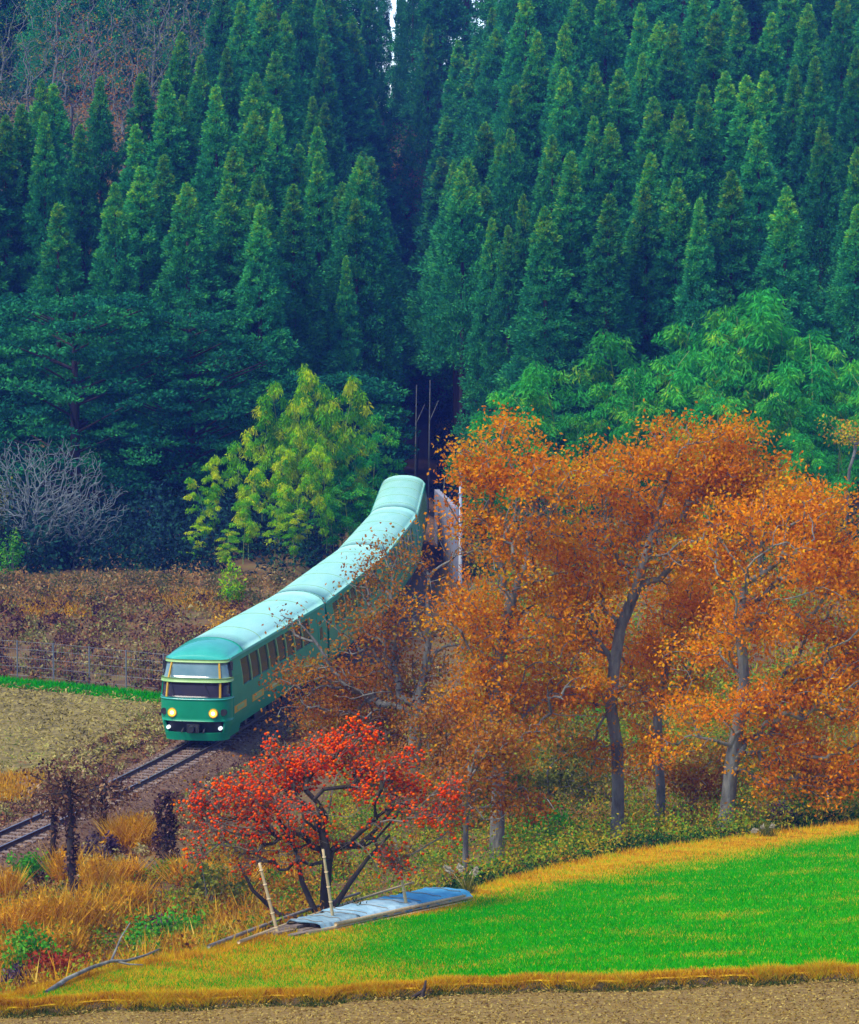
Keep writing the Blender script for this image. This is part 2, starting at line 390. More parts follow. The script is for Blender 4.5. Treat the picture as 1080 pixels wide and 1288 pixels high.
M['redleaf'] = leaf_mat('red_shrub', [(0.0, (0.16, 0.02, 0.015)), (0.5, (0.42, 0.06, 0.02)), (1.0, (0.50, 0.18, 0.03))], 0.3, 0.1)
M['greenleaf'] = leaf_mat('green_shrub', [(0.0, (0.02, 0.12, 0.02)), (0.5, (0.05, 0.34, 0.02)), (1.0, (0.20, 0.40, 0.03))], 0.3, 0.1)
M['purple'] = leaf_mat('purple_shrub', [(0.0, (0.03, 0.014, 0.035)), (0.5, (0.08, 0.045, 0.075)), (1.0, (0.22, 0.16, 0.16))], 0.2, 0.1)
M['brownvine'] = leaf_mat('brown_vine_leaves', [(0.0, (0.07, 0.03, 0.025)), (0.5, (0.20, 0.09, 0.045)), (0.85, (0.34, 0.19, 0.08)), (1.0, (0.50, 0.36, 0.22))], 0.25, 0.1)
M['vine_mix'] = leaf_mat('dead_vine', [(0.0, (0.03, 0.016, 0.03)), (0.5, (0.09, 0.045, 0.05)), (0.85, (0.22, 0.11, 0.06)), (1.0, (0.42, 0.28, 0.18))], 0.2, 0.1)
M['plume'] = leaf_mat('pampas_plume', [(0.0, (0.50, 0.44, 0.30)), (1.0, (0.75, 0.70, 0.55))], 0.4, 0.05)

def field_mat():
    m, nt, out = nmat('field_turf'); N, Lk = nt.nodes, nt.links
    a = N.new('ShaderNodeAttribute'); a.attribute_name = 'dry'
    tc = N.new('ShaderNodeTexCoord')
    n = N.new('ShaderNodeTexNoise'); n.inputs['Scale'].default_value = 3.0; n.inputs['Detail'].default_value = 8
    Lk.new(tc.outputs['Object'], n.inputs['Vector'])
    g = ramp(nt, [(0.3, (0.008, 0.22, 0.003)), (0.6, (0.015, 0.36, 0.004)), (0.8, (0.08, 0.36, 0.006))])
    d = ramp(nt, [(0.3, (0.34, 0.16, 0.01)), (0.6, (0.60, 0.37, 0.012)), (0.8, (0.40, 0.40, 0.015))])
    Lk.new(n.outputs['Fac'], g.inputs[0]); Lk.new(n.outputs['Fac'], d.inputs[0])
    mx = N.new('ShaderNodeMixRGB'); Lk.new(a.outputs['Fac'], mx.inputs[0]); Lk.new(g.outputs[0], mx.inputs[1]); Lk.new(d.outputs[0], mx.inputs[2])
    b = N.new('ShaderNodeBsdfDiffuse'); Lk.new(mx.outputs[0], b.inputs[0])
    Lk.new(b.outputs[0], out.inputs[0]); return m
M['field'] = field_mat()

# ---------------------------------------------------------------- ground sheets
def dryness(X, Y):
    """0 = green turf, 1 = withered grass"""
    e, s = Ye(X), Ys(X)
    band = 2.2 + 7.0 * sst(-3, 7, X) * (0.5 + 0.5 * sst(14, 6, X))
    d = 1 - sst(0.35, 1.0, (e - Y + wob(X, Y, 0.8, 0.9)) / band)
    d = np.maximum(d, 1 - sst(0.5, 1.6, (Y - s) + wob(X, Y, 0.5, 0.4)))
    leftdry = sst(1.2, -4.5, X + wob(X, Y, 1.2, 2.0)) * 0.88; spots = sst(0.3, 0.95, wob(X, Y, 0.7, 1.0)) * 0.30 + 0.05 + 0.10 * sst(0.2, 0.9, np.sin(Y * 2.2 + 0.3 * np.sin(X))); d = np.maximum(d, spots)
    return np.clip(np.maximum(d, leftdry), 0, 1)
xs = np.unique(np.concatenate([np.linspace(-250, -40, 36), np.linspace(-40, 40, 161), np.linspace(40, 250, 36)]))
ys = np.unique(np.concatenate([np.linspace(-10, 55, 14), np.linspace(55, 235, 301), np.linspace(235, 450, 80)]))
GX, GY = np.meshgrid(xs, ys, indexing='ij')
GZ = zg(GX, GY)
infield = (GY < Ye(GX) + 0.2)
GZ = GZ - np.where(infield, 0.25, 0.0)
dtr = np.abs(GX - xt(GY))
GZ = np.where((dtr < 2.4) & (GY > 90) & (GY < 323), np.minimum(GZ, -0.70 + zr(GY)), GZ)
GZ = GZ - 0.15 * ((GX < xt(GY) - 3.4) & (GY > 110) & (GY < 150.0 - 0.62 * (GX + 19.0)) & (GX > -45))
GV = np.stack([GX, GY, GZ], -1).reshape(-1, 3)
g = link('ground', new_mesh('ground', GV, grid_faces(len(xs), len(ys)), 4, smooth=True, mats=[M['ground']]))
tag(g, 'brown and olive earth of the valley floor and wooded slope', kind='structure')

fx = np.linspace(-32, 40, 289); ft = np.linspace(0, 1, 90)
FX, FT = np.meshgrid(fx, ft, indexing='ij')
FY = Ys(FX) + (Ye(FX) + 0.15 - Ys(FX)) * FT
FZ = field_z(FX, FY) + wob(FX, FY, 2.0, 0.03)
dryv = dryness(FX, FY)
skirt0 = np.stack([FX[:, :1], FY[:, :1] - 0.02, FZ[:, :1] - 0.02], -1)
skirt1 = np.stack([FX[:, -1:], FY[:, -1:] + 0.5, FZ[:, -1:] - 0.5], -1)
FG = np.concatenate([skirt0, np.stack([FX, FY, FZ], -1), skirt1], 1)
dv = np.concatenate([np.ones((len(fx), 1)), dryv, np.ones((len(fx), 1))], 1)
o = link('grass_field', new_mesh('grass_field', FG.reshape(-1, 3), grid_faces(len(fx), 92), 4, {'dry': dv.ravel()}, True, [M['field']]))
tag(o, 'bright green grass field with withered yellow margins', kind='structure')
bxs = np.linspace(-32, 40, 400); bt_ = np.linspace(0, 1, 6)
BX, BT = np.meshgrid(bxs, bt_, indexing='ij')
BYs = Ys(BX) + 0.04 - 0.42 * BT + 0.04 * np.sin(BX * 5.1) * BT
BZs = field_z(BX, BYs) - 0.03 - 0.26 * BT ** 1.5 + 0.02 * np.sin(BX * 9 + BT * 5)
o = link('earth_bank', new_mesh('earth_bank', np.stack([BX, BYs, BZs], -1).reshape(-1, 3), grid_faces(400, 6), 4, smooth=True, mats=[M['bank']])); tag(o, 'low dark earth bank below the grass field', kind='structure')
sy = np.linspace(0, 1, 70)
SX, ST = np.meshgrid(np.linspace(-40, 45, 200), sy, indexing='ij')
SY = 20 + (Ys(SX) + 0.05 - 20) * ST ** 0.5
SZ = field_z(SX, SY) - 0.18 + wob(SX, SY, 0.35, 0.02)
o = link('tilled_field', new_mesh('tilled_field', np.stack([SX, SY, SZ], -1).reshape(-1, 3), grid_faces(200, 70), 4, smooth=True, mats=[M['soil']]))
tag(o, 'bare brown tilled soil below the grass field', kind='structure')
# stubble field beside the railway
u = np.linspace(0, 1, 80); v = np.linspace(0, 1, 70)
U, Vv = np.meshgrid(u, v, indexing='ij')
def Yst(X): return 150.0 - 0.62 * (np.asarray(X, float) + 19.0)
Q0 = xt(112 + Vv * 31) - 3.2 - U * 30
Vv = 112 + Vv * (Yst(Q0) - 112)
QX = Q0 + 0.3 * np.sin(Vv * 1.3)
o = link('stubble_field', new_mesh('stubble_field', np.stack([QX, Vv, zg(QX, Vv) + 0.02], -1).reshape(-1, 3), grid_faces(80, 70), 4, smooth=True, mats=[M['stubble']]))
tag(o, 'pale straw coloured stubble field beside the railway', kind='structure')
# ballast bed
by = np.arange(92, 322, 1.0)
prof = np.array([(-2.2, -0.70), (-1.45, -0.27), (-1.05, -0.19), (1.05, -0.19), (1.45, -0.27), (2.2, -0.70)])
hd = np.arctan(np.gradient(xt(by), by))
BG = np.stack([xt(by)[:, None] + np.cos(hd)[:, None] * prof[None, :, 0], by[:, None] - np.sin(hd)[:, None] * prof[None, :, 0], prof[None, :, 1] + zr(by)[:, None]], -1)
o = link('track_bed', new_mesh('track_bed', BG.reshape(-1, 3), grid_faces(len(by), 6), 4, mats=[M['ballast']]))
tag(o, 'brown ballast bed under the rails', kind='structure')
# loose ballast
n = 16000
yy = 96 + rng.random(n) ** 1.4 * 60; oo = rng.normal(0, 0.85, n)
hh = hdg(yy)
C = np.stack([xt(yy) + np.cos(hh) * oo, yy - np.sin(hh) * oo, np.where(np.abs(oo) < 1.05, -0.17, -0.17 - (np.abs(oo) - 1.05) * 0.46) + zr(yy)], 1)
tet = np.array([(1, 1, 1), (1, -1, -1), (-1, 1, -1), (-1, -1, 1)]) * 0.6
q = rdirs(n)
a1 = unit(np.cross(q, rdirs(n))); a2 = np.cross(q, a1)
sz = rng.uniform(0.03, 0.075, n)[:, None]
V = np.stack([C + (a1 * t[0] + a2 * t[1] + q * t[2] * 0.7) * sz for t in tet], 1)
Fc = np.array([(0, 1, 2), (0, 3, 1), (0, 2, 3), (1, 3, 2)])[None] + (np.arange(n) * 4)[:, None, None]
o = link('ballast_gravel', new_mesh('ballast_gravel', V.reshape(-1, 3), Fc.reshape(-1, 3), 3, mats=[M['stone']]))
tag(o, 'loose brown ballast stones along the rails', 'gravel', kind='stuff')

# ---------------------------------------------------------------- railway track
track = empty('railway_track', (float(xt(120)), 120, -0.2))
tag(track, 'single curved railway track on wooden sleepers', 'track')
tloc = np.array(track.location)
ry = np.arange(92, 300, 1.0)
rh = hdg(ry)
rp_ = np.array([(-0.032, 0), (0.032, 0), (0.032, -0.035), (0.012, -0.045), (0.012, -0.12), (0.06, -0.135), (0.06, -0.15), (-0.06, -0.15), (-0.06, -0.135), (-0.012, -0.12), (-0.012, -0.045), (-0.032, -0.035), (-0.032, 0)])
for s in (-1, 1):
    off = s * 0.55 + rp_[:, 0]
    G = np.stack([xt(ry)[:, None] + np.cos(rh)[:, None] * off[None], ry[:, None] - np.sin(rh)[:, None] * off[None], rp_[None, :, 1] + zr(ry)[:, None]], -1) - tloc
    mi = np.tile((np.arange(12) == 0).astype(int), len(ry) - 1)
    link('rail', new_mesh('rail', G.reshape(-1, 3), grid_faces(len(ry), 13), 4, mats=[M['rail'], M['rail_top']], midx=mi), track)
slm = MB().box(-0.95, 0.95, -0.11, 0.11, -0.16, 0.0).mesh('sleeper', M['sleeper'])
yv, k = 96.0, 0
while yv < 250 and k < 260:
    h = float(hdg(yv))
    link('sleeper', slm, track, (float(xt(yv)) - tloc[0] + rng.normal(0, 0.02), yv - tloc[1], -0.148 - tloc[2] + float(zr(yv)) + rng.uniform(-0.012, 0.012)), (0, 0, -h + rng.normal(0, 0.02)), (rng.uniform(0.96, 1.05), rng.uniform(0.85, 1.1), 1))
    yv += 0.62; k += 1

# ---------------------------------------------------------------- train
LH = 8.75
def xw(z):
    return np.interp(z, [0.3, 0.9, 1.2, 2.0, 2.6, 3.38, 3.9], [1.26, 1.40, 1.44, 1.44, 1.40, 1.25, 1.1])
def lean(z):
    return np.interp(z, [0.2, 0.9, 1.9, 2.6, 3.4], [0.22, 0.03, 0.0, 0.18, 0.50])
def sgp(x, p): return np.sign(x) * np.abs(x) ** p
def front(u, z, out=0.0, d=0.95):
    th = u * np.pi / 2
    w = xw(z) + out
    return np.stack([w * sgp(np.sin(th), 0.62), LH - d + (d + out) * np.abs(np.cos(th)) ** 0.62 - lean(z) * np.abs(np.cos(th)) ** 0.5 + 0 * z, z + 0 * u], -1)
def shell(mb, u0, u1, z0, z1, out=0.0, thick=0.06, nu=24, nz=5):
    Ug, Zg = np.meshgrid(np.linspace(u0, u1, nu), np.linspace(z0, z1, nz), indexing='ij')
    A = front(Ug, Zg, out); B = front(Ug, Zg, out - thick)
    return mb.slab(A, B - A)
def roof_z(t):
    return 3.38 + 0.54 * (1 - np.abs(t) ** 2.3) ** 0.62
def strip_side(mb, s, y0, y1, z0, z1, out=0.0, thick=0.06, nz=5):
    Yg, Zg = np.meshgrid(np.array([y0, y1]), np.linspace(z0, z1, nz), indexing='ij')
    A = np.stack([s * (xw(Zg) + out), Yg, Zg], -1); B = np.stack([s * (xw(Zg) + out - thick), Yg, Zg], -1)
    return mb.slab(A, B - A)
def wheel_mesh():
    mb = MB(); P = [(-0.07, 0, 0), (-0.065, 0, 0), (0.065, 0, 0), (0.07, 0, 0)]
    V, Fc = poly_tube(P, [0.30, 0.43, 0.43, 0.30], 18); mb.add(V, Fc); return mb.mesh('wheel', M['steel'])
WHEEL = wheel_mesh()
BOGIE = MB()
for s in (-1, 1):
    BOGIE.box(s * 0.98 - 0.06, s * 0.98 + 0.06, -1.5, 1.5, 0.42, 0.66)
    for yb in (-1.05, 1.05): BOGIE.box(s * 1.0 - 0.11, s * 1.0 + 0.11, yb - 0.17, yb + 0.17, 0.28, 0.62)
    BOGIE.bar((s * 1.0, -0.25, 0.62), (s * 1.0, -0.25, 0.86), 0.13); BOGIE.bar((s * 1.0, 0.25, 0.62), (s * 1.0, 0.25, 0.86), 0.13)
BOGIE.box(-0.95, 0.95, -0.22, 0.22, 0.45, 0.85)
BOGIE_M = BOGIE.mesh('bogie', M['steel'])
def make_car(cab, label, name='railcar'):
    car = empty(name, (0, 0, 0)); tag(car, label, 'railcar', 'coupled railcars of the green train')
    yf = LH - 0.95 if cab else LH       # where the straight sides stop
    yb = -LH
    wy0, wy1, nwin = (yb + 3.0, yf - 1.5, 8)
    # straight side walls
    mb = MB()
    for s in (-1, 1):
        strip_side(mb, s, yb, yf, 0.62, 2.12, nz=8)
        strip_side(mb, s, yb, yf, 3.14, 3.385)
        strip_side(mb, s, yb, wy0, 2.12, 3.14); strip_side(mb, s, wy1, yf, 2.12, 3.14)
    mb.box(-1.2, 1.2, yb + 0.05, yf, 0.60, 0.70)
    # end bulkheads
    zz = np.linspace(0.62, 3.385, 9)
    ends = (yb,) if cab else (yb, yf)
    for ye in ends:
        A = np.stack([np.stack([-xw(zz) + 0.03, 0 * zz + ye, zz], -1), np.stack([xw(zz) - 0.03, 0 * zz + ye, zz], -1)], 0)
        mb.slab(A, np.array([0, 0.05 if ye < 0 else -0.05, 0]))
    mb.build('body', M['green'], car)
    # roof
    tt = np.linspace(-1, 1, 21); yr1 = LH - 3.0 if cab else LH
    yg = np.linspace(yb, yr1, 12)
    T, Yg = np.meshgrid(tt, yg, indexing='ij')
    G = np.stack([T * 1.30, Yg, roof_z(T)], -1)
    r = MB().slab(G, np.array([0, 0, -0.04]))
    A = np.stack([np.stack([tt * 1.28, 0 * tt + yb, 0 * tt + 3.36], -1), np.stack([tt * 1.28, 0 * tt + yb, roof_z(tt) - 0.01], -1)], 0); r.grid(A)
    if not cab:
        B = A.copy(); B[..., 1] = yr1; r.grid(B)
    roof = r.build('roof', M['roof'], car, True)
    for yv in np.arange(yb + 3, yr1 - 1.5, 4.2):
        Yk = np.array([yv, yv + 0.05]); T2, Y2 = np.meshgrid(tt * 0.96, Yk, indexing='ij')
        MB().slab(np.stack([T2 * 1.30, Y2, roof_z(T2) + 0.012], -1), np.array([0, 0, -0.02])).build('roof_seam', M['trim'], roof)
    for s in (-1, 1):
        mb = MB(); strip_side(mb, s, yb, yf - 0.02, 3.34, 3.43, 0.07, 0.09, 2); mb.build('gutter', M['dome'], car)
    # windows
    ws = (wy1 - wy0) / nwin
    for s in (-1, 1):
        for i in range(nwin):
            a, b = wy0 + i * ws + 0.055, wy0 + (i + 1) * ws - 0.055
            mb = MB(); strip_side(mb, s, a - 0.01, b + 0.01, 2.11, 3.15, -0.05, 0.02, 4); mb.build('window', M['glass'], car)
        for i in range(nwin + 1):
            c = wy0 + i * ws
            mb = MB(); strip_side(mb, s, max(c - 0.055, wy0), min(c + 0.055, wy1), 2.115, 3.145, 0.004, 0.07, 4); mb.build('window_pillar', M['trim'], car)
        # gold ornament band
        for i, c in enumerate(np.linspace(yb + 1.2, yf - 1.0, 6)):
            mb = MB(); strip_side(mb, s, c - 0.95, c + 0.95, 1.22, 1.50, 0.012, 0.03, 2); mb.build('gold_band', M['gold'], car)
            mb = MB(); strip_side(mb, s, c - 0.55, c + 0.55, 1.28, 1.44, 0.020, 0.02, 2); mb.build('band_inlay', M['trim'], car)
        # passenger door
        mb = MB(); strip_side(mb, s, yb + 0.7, yb + 1.7, 0.95, 3.0, 0.014, 0.04, 6); dr = mb.build('door', M['green'], car)
        mb = MB(); strip_side(mb, s, yb + 0.95, yb + 1.45, 2.0, 2.8, 0.022, 0.02, 3); mb.build('door_window', M['glass'], dr)
    # underframe
    for (a, b) in ((-3.4, -1.4), (-1.0, 1.0), (1.4, 3.4)):
        MB().box(-1.15, 1.15, a, b, 0.28, 0.62).build('equipment_box', M['black'], car)
    for c in (-5.7, 5.7):
        bg = link('bogie', BOGIE_M, car, (0, c, 0))
        for yb_ in (-1.05, 1.05):
            for s in (-0.55, 0.55):
                link('wheel', WHEEL, bg, (s, yb_, 0.43))
    mb = MB()
    for k_ in range(3):
        Yk = np.array([-LH - 0.10 - k_ * 0.14, -LH - k_ * 0.14 + 0.02]); T3, Y3 = np.meshgrid(tt * 0.97, Yk, indexing='ij')
        mb.slab(np.stack([T3 * 1.28, Y3, roof_z(T3) - 0.05 - 0.02 * (k_ % 2)], -1), np.array([0, 0, -2.6]))
    mb.build('gangway', M['bellows'], car)
    if cab:
        mb = MB(); shell(mb, -1, 1, 1.02, 1.93, 0, 0.08, 40, 8); mb.build('front_panel', M['green'], car, True)
        mb = MB(); shell(mb, -1, -0.60, 0.52, 1.02, 0, 0.08, 12); shell(mb, 0.60, 1, 0.52, 1.02, 0, 0.08, 12)
        shell(mb, -0.6, 0.6, 0.24, 0.56, 0.01, 0.08, 24); shell(mb, -1, -0.6, 0.24, 0.52, 0.01, 0.08, 12); shell(mb, 0.6, 1, 0.24, 0.52, 0.01, 0.08, 12)
        mb.build('skirt', M['green'], car)
        mb = MB()
        for s in (-1, 1): strip_side(mb, s, yf - 1.4, yf + 0.02, 0.30, 0.64, 0.0, 0.06)
        mb.build('side_skirt', M['green'], car)
        mb = MB(); shell(mb, -0.62, 0.62, 0.54, 1.04, -0.16, 0.04, 24); mb.build('coupler_recess', M['black'], car)
        fy = LH - 0.16
        mb = MB(); mb.box(-0.22, 0.22, fy - 0.25, fy + 0.22, 0.58, 0.92); mb.bar((0, fy + 0.2, 0.75), (0, fy + 0.42, 0.75), 0.15, 0.12, 10); mb.box(-0.30, -0.16, fy + 0.1, fy + 0.34, 0.62, 0.9)
        mb.build('coupler', M['black'], car)
        for s in (-1, 1):
            mb = MB(); mb.bar((s * 0.42, fy - 0.1, 0.72), (s * 0.44, fy + 0.2, 0.60), 0.035); mb.build('air_hose', M['steel'], car)
            p = front(np.array(s * 0.46), np.array(0.72)); MB().bar((p[0], p[1] - 0.14, 0.74), (p[0], p[1] + 0.02, 0.74), 0.075, 0.075, 12).build('marker_lamp', M['lamp_small'], car)
            # headlamp: housing ring, lens, core
            p = front(np.array(s * 0.27), np.array(1.36)); x0, y0 = float(p[0]), float(p[1])
            hl = MB().bar((x0, y0 - 0.12, 1.36), (x0, y0 + 0.05, 1.36), 0.19, 0.185, 18).build('headlight', M['gold'], car)
            MB().bar((x0, y0 - 0.02, 1.36), (x0, y0 + 0.06, 1.36), 0.155, 0.15, 18).build('lens', M['lamp'], hl)
            MB().bar((x0, y0 + 0.0, 1.36), (x0, y0 + 0.075, 1.36), 0.085, 0.08, 14).build('bulb', M['lamp_core'], hl)
            p = front(np.array(s * 0.52), np.array(1.38)); x0, y0 = float(p[0]), float(p[1])
            MB().bar((x0, y0 - 0.14, 1.38), (x0 + s * 0.02, y0 + 0.04, 1.38), 0.14, 0.13, 14).build('tail_lamp', M['black'], car)
        # windscreens
        mb = MB(); shell(mb, -0.96, 0.96, 1.93, 2.56, -0.04, 0.03, 40); mb.build('lower_windscreen', M['glass'], car, True)
        mb = MB(); shell(mb, -0.96, 0.96, 2.66, 3.31, -0.04, 0.03, 40); mb.build('upper_windscreen', M['screen'], car, True)
        mb = MB(); shell(mb, -1, 1, 2.55, 2.70, 0.05, 0.10, 40, 3); mb.build('window_beam', M['trim'], car, True)
        mb = MB(); shell(mb, -1, 1, 3.29, 3.40, 0.03, 0.10, 40, 3); mb.build('top_frame', M['trim'], car, True)
        mb = MB(); shell(mb, -1, 1, 1.89, 1.96, 0.02, 0.06, 40, 2); mb.build('sill_frame', M['dome'], car, True)
        for uu in (-0.44, 0.44):
            for (z0, z1) in ((1.94, 2.57), (2.68, 3.31)):
                mb = MB(); shell(mb, uu - 0.022, uu + 0.022, z0, z1, 0.012, 0.06, 3); mb.build('mullion', M['gold'], car)
        for s in (-1, 1):
            for (z0, z1) in ((1.94, 2.57), (2.68, 3.31)):
                mb = MB(); shell(mb, *sorted((s * 0.90, s * 1.0)), z0, z1, 0.012, 0.06, 4); mb.build('corner_post', M['green'] if z0 < 2 else M['black'], car)
        for uu in (-0.2, 0.22):
            p, q_ = front(np.array(uu), np.array(2.0), 0.03), front(np.array(uu + 0.10), np.array(2.5), 0.03)
            MB().bar(p, q_, 0.012, 0.012, 5).build('wiper', M['black'], car)
        p, q_ = front(np.array(0.32), np.array(2.72), 0.05), front(np.array(0.40), np.array(3.15), 0.03)
        MB().bar(p, q_, 0.012, 0.012, 5).build('wiper', M['black'], car)
        # domed roof front
        vs = np.linspace(0, 1, 20) ** 0.8; rows = []
        y_a, y_b = LH - 3.0, LH - 0.50 + 0.02
        for v_ in vs:
            yv = y_a + (y_b - y_a) * v_
            # half width of the plan curve at this y
            th = np.linspace(0, 1, 200); P = front(th, np.full(200, 3.39), 0.03)
            wv = 1.29 if yv <= P[-1, 1] else float(np.interp(-yv, -P[:, 1], P[:, 0]))
            gz = max(0.0, 1 - v_ ** 2.6) ** 0.55
            rows.append(np.stack([tt * wv, 0 * tt + yv, 3.38 + (roof_z(tt) + 0.004 - 3.38) * gz], -1))
        MB().slab(np.stack(rows, 0), np.array([0, 0, -0.03])).build('roof_dome', M['dome'], car, True)
        T2, Y2 = np.meshgrid(tt * 0.99, np.array([y_a - 0.05, y_a + 0.04]), indexing='ij')
        MB().slab(np.stack([T2 * 1.31, Y2, roof_z(T2) + 0.015], -1), np.array([0, 0, -0.03])).build('dome_band', M['green'], car)
        for s in (-1, 1):
            mb = MB(); mb.box(s * 1.36 - 0.05, s * 1.36 + 0.05, LH - 0.95, LH - 0.85, 2.95, 3.30); mb.bar((s * 1.2, LH - 0.9, 3.25), (s * 1.36, LH - 0.9, 3.25), 0.02); mb.build('mirror', M['black'], car)
    return car
PITCHC = 17.85
ystart = 131.2
lab = ['green leading railcar with lit headlights and two rows of windscreens', 'green railcar coupled directly behind the leading railcar',
       'green third railcar half hidden by the rust coloured tree', 'green last railcar of the train at the dark forest gap']
yc = ystart
for i in range(4):
    c = make_car(i == 0, lab[i])
    y0 = yc; L = LH * 2; y1 = y0 + L * math.cos(float(hdg(y0 + L / 2)))
    p0 = np.array([float(xt(y0)), y0]); p1 = np.array([float(xt(y1)), y1]); mid = (p0 + p1) / 2; d = (p0 - p1) / np.linalg.norm(p0 - p1)
    ang = math.atan2(d[1], d[0]) - math.pi / 2
    z0, z1 = float(zr(y0)), float(zr(y1))
    c.rotation_mode = 'XYZ'; c.location = (mid[0], mid[1], (z0 + z1) / 2); c.rotation_euler = (math.atan2(z0 - z1, L), 0, ang)
    yc = y1 + (PITCHC - L)

# ---------------------------------------------------------------- trackside: wall, pole
wall = empty('retaining_wall', (0.9, 197, 0.3)); tag(wall, 'grey concrete retaining wall beside the far railcar', 'wall')
a, b = np.array([1.45, 187.0]), np.array([0.45, 207.0])
for i in range(8):
    p = a + (b - a) * (i + 0.5) / 8; dd = b - a; ang = math.atan2(dd[1], dd[0]); l = np.linalg.norm(dd) / 8
    h = 4.4 - 0.08 * i
    MB().box(-l / 2 + 0.015, l / 2 - 0.015, -0.15 - 0.01 * (i % 2), 0.15, 0, h).build('panel', M['concrete'], wall).location = (p[0] - 0.9, p[1] - 197, 0)
    wall.children[-1].rotation_euler = (0, 0, ang)
pb = np.array([1.70, 186.4, 0.3])
pole = empty('trackside_pole', pb); tag(pole, 'tall slim white concrete pole beside the grey wall', 'pole')
MB().bar((0, 0, 0), (0.02, 0, 6.6), 0.11, 0.08, 10).build('shaft', M['post_white'], pole)
MB().box(-0.15, 0.15, -0.15, 0.15, -0.1, 0.25).build('footing', M['concrete'], pole)
for z in (5.2, 6.2): MB().box(-0.13, 0.13, -0.13, 0.13, z, z + 0.06).build('band', M['wire'], pole)

# ---------------------------------------------------------------- tree skeletons
def grow(base_path, base_r, attract, r, kpath=0.35, min_r=0.012, expo=2.4, wobble=0.12, sides=6):
    """trunk polyline + attraction points -> tube geometry, twig tips and their directions"""
    P = [np.array(p, float) for p in base_path]; par = [-1] + list(range(len(P) - 1)); plen = [0.0]
    for i in range(1, len(P)): plen.append(plen[-1] + np.linalg.norm(P[i] - P[i - 1]))
    ntr = len(P); first = max(1, int(ntr * 0.4))
    cap = ntr + len(attract) * 4 + 8
    A = np.zeros((cap, 3)); A[:ntr] = P; PL = np.zeros(cap); PL[:ntr] = plen
    order = np.argsort(np.min(np.linalg.norm(attract[:, None] - A[None, first:ntr], axis=2), axis=1))
    tips = []
    cnt = ntr
    for t in attract[order]:
        d = np.linalg.norm(A[first:cnt] - t, axis=1)
        up = np.maximum(0, A[first:cnt, 2] - t[2])
        j = int(np.argmin(d + kpath * PL[first:cnt] + 0.5 * up)) + first
        dist = d[j - first]
        nseg = 2 if dist < 0.6 else 3 if dist < 1.6 else 4
        prev = j
        sag = r.normal(0, wobble, 3) * dist
        for s in range(1, nseg + 1):
            f = s / nseg
            q = A[j] * (1 - f) + t * f + sag * math.sin(math.pi * f) + np.array([0, 0, 0.10 * dist * math.sin(math.pi * f)])
            A[cnt] = q; PL[cnt] = PL[prev] + np.linalg.norm(q - A[prev]); par.append(prev); prev = cnt; cnt += 1
        tips.append(prev)
    par = np.array(par); w = np.zeros(cnt)
    kids = np.zeros(cnt, int); np.add.at(kids, par[1:], 1)
    for i in range(cnt - 1, 0, -1):
        if kids[i] == 0: w[i] = min_r ** expo
        w[par[i]] += w[i]
    R = np.maximum(w, min_r ** expo) ** (1 / expo)
    scale = base_r / R[0]
    R = np.where(R > min_r * 1.01, min_r + (R - min_r) * (base_r - min_r) / max(R[0] - min_r, 1e-6), min_r)
    A = A[:cnt]
    R[0] *= 1.25
    idx = np.arange(1, cnt)
    V, Fq = tube_geo(A[par[idx]], A[idx], np.minimum(R[par[idx]], R[idx] * 1.6 + 0.01), R[idx], sides)
    tips = np.array(tips)
    return V, Fq, A[tips], unit(A[tips] - A[par[tips]]), A, R, par
def blob_pts(blobs, Y, n, r, depth=1.0, clump=0.30):
    """points inside ellipsoids given as photograph (x, y, rx, ry) at distance Y"""
    out = []; area = np.array([b[2] * b[3] * (b[4] if len(b) > 4 else 1) for b in blobs], float); area /= area.sum()
    for b, a in zip(blobs, area):
        m = max(3, int(round(n * a)))
        c = at(b[0], b[1], Y); rx, rz = b[2] / pxm(Y), b[3] / pxm(Y)
        nc = max(2, m // 8)
        d = rdirs(nc, r) * (r.random(nc) ** 0.42)[:, None] * 1.12
        cc = c + d * np.array([rx, depth * (rx + rz) / 2, rz])
        k = r.integers(0, nc, m)
        out.append(cc[k] + r.normal(0, 1, (m, 3)) * clump * np.array([1.2, 1.0, 0.7]))
    return np.concatenate(out)
def tree_thing(name, label, cat, base, path, base_r, attract, r, bark, leaf, nleaf, spread, L, W, group=None, sparse=0.0, droop=0.3, rbias=None, thin_r=None, **kw):
    base = np.array(base, float)
    t = empty(name, base); tag(t, label, cat, group)
    V, Fq, tips, dirs, A, R, par = grow([p - base for p in path], base_r, attract - base, r, **kw)
    thin = (R[1:] < thin_r).repeat(kw.get('sides', 6)).astype(int) if thin_r else None
    link('trunk', new_mesh('trunk', V, Fq, 4, smooth=True, mats=[bark] + ([M['twig_brown']] if thin_r else []), midx=thin), t)
    if nleaf:
        keep = r.random(len(tips)) > sparse
        tp = tips[keep]
        n = len(tp) * nleaf
        c = np.repeat(tp, nleaf, 0) + r.normal(0, 1, (n, 3)) * spread * np.array([1, 1, 0.75])
        cl = np.repeat(r.random(len(tp)), nleaf)
        rn = np.clip(cl * 0.55 + r.random(n) * 0.5, 0, 1)
        if rbias is not None: rn = np.clip(rn + rbias(c + base), 0, 1)
        D = rdirs(n, r) * 0.8 + np.array([0, 0, -droop])
        V, Fq = leaf_geo(c, D, r.uniform(0.7, 1.25, n) * L, r.uniform(0.7, 1.2, n) * W, r)
        link('crown', new_mesh('crown', V, Fq, 4, {'rnd': rn}, mats=[leaf]), t)
    return t, tips, A, R, par

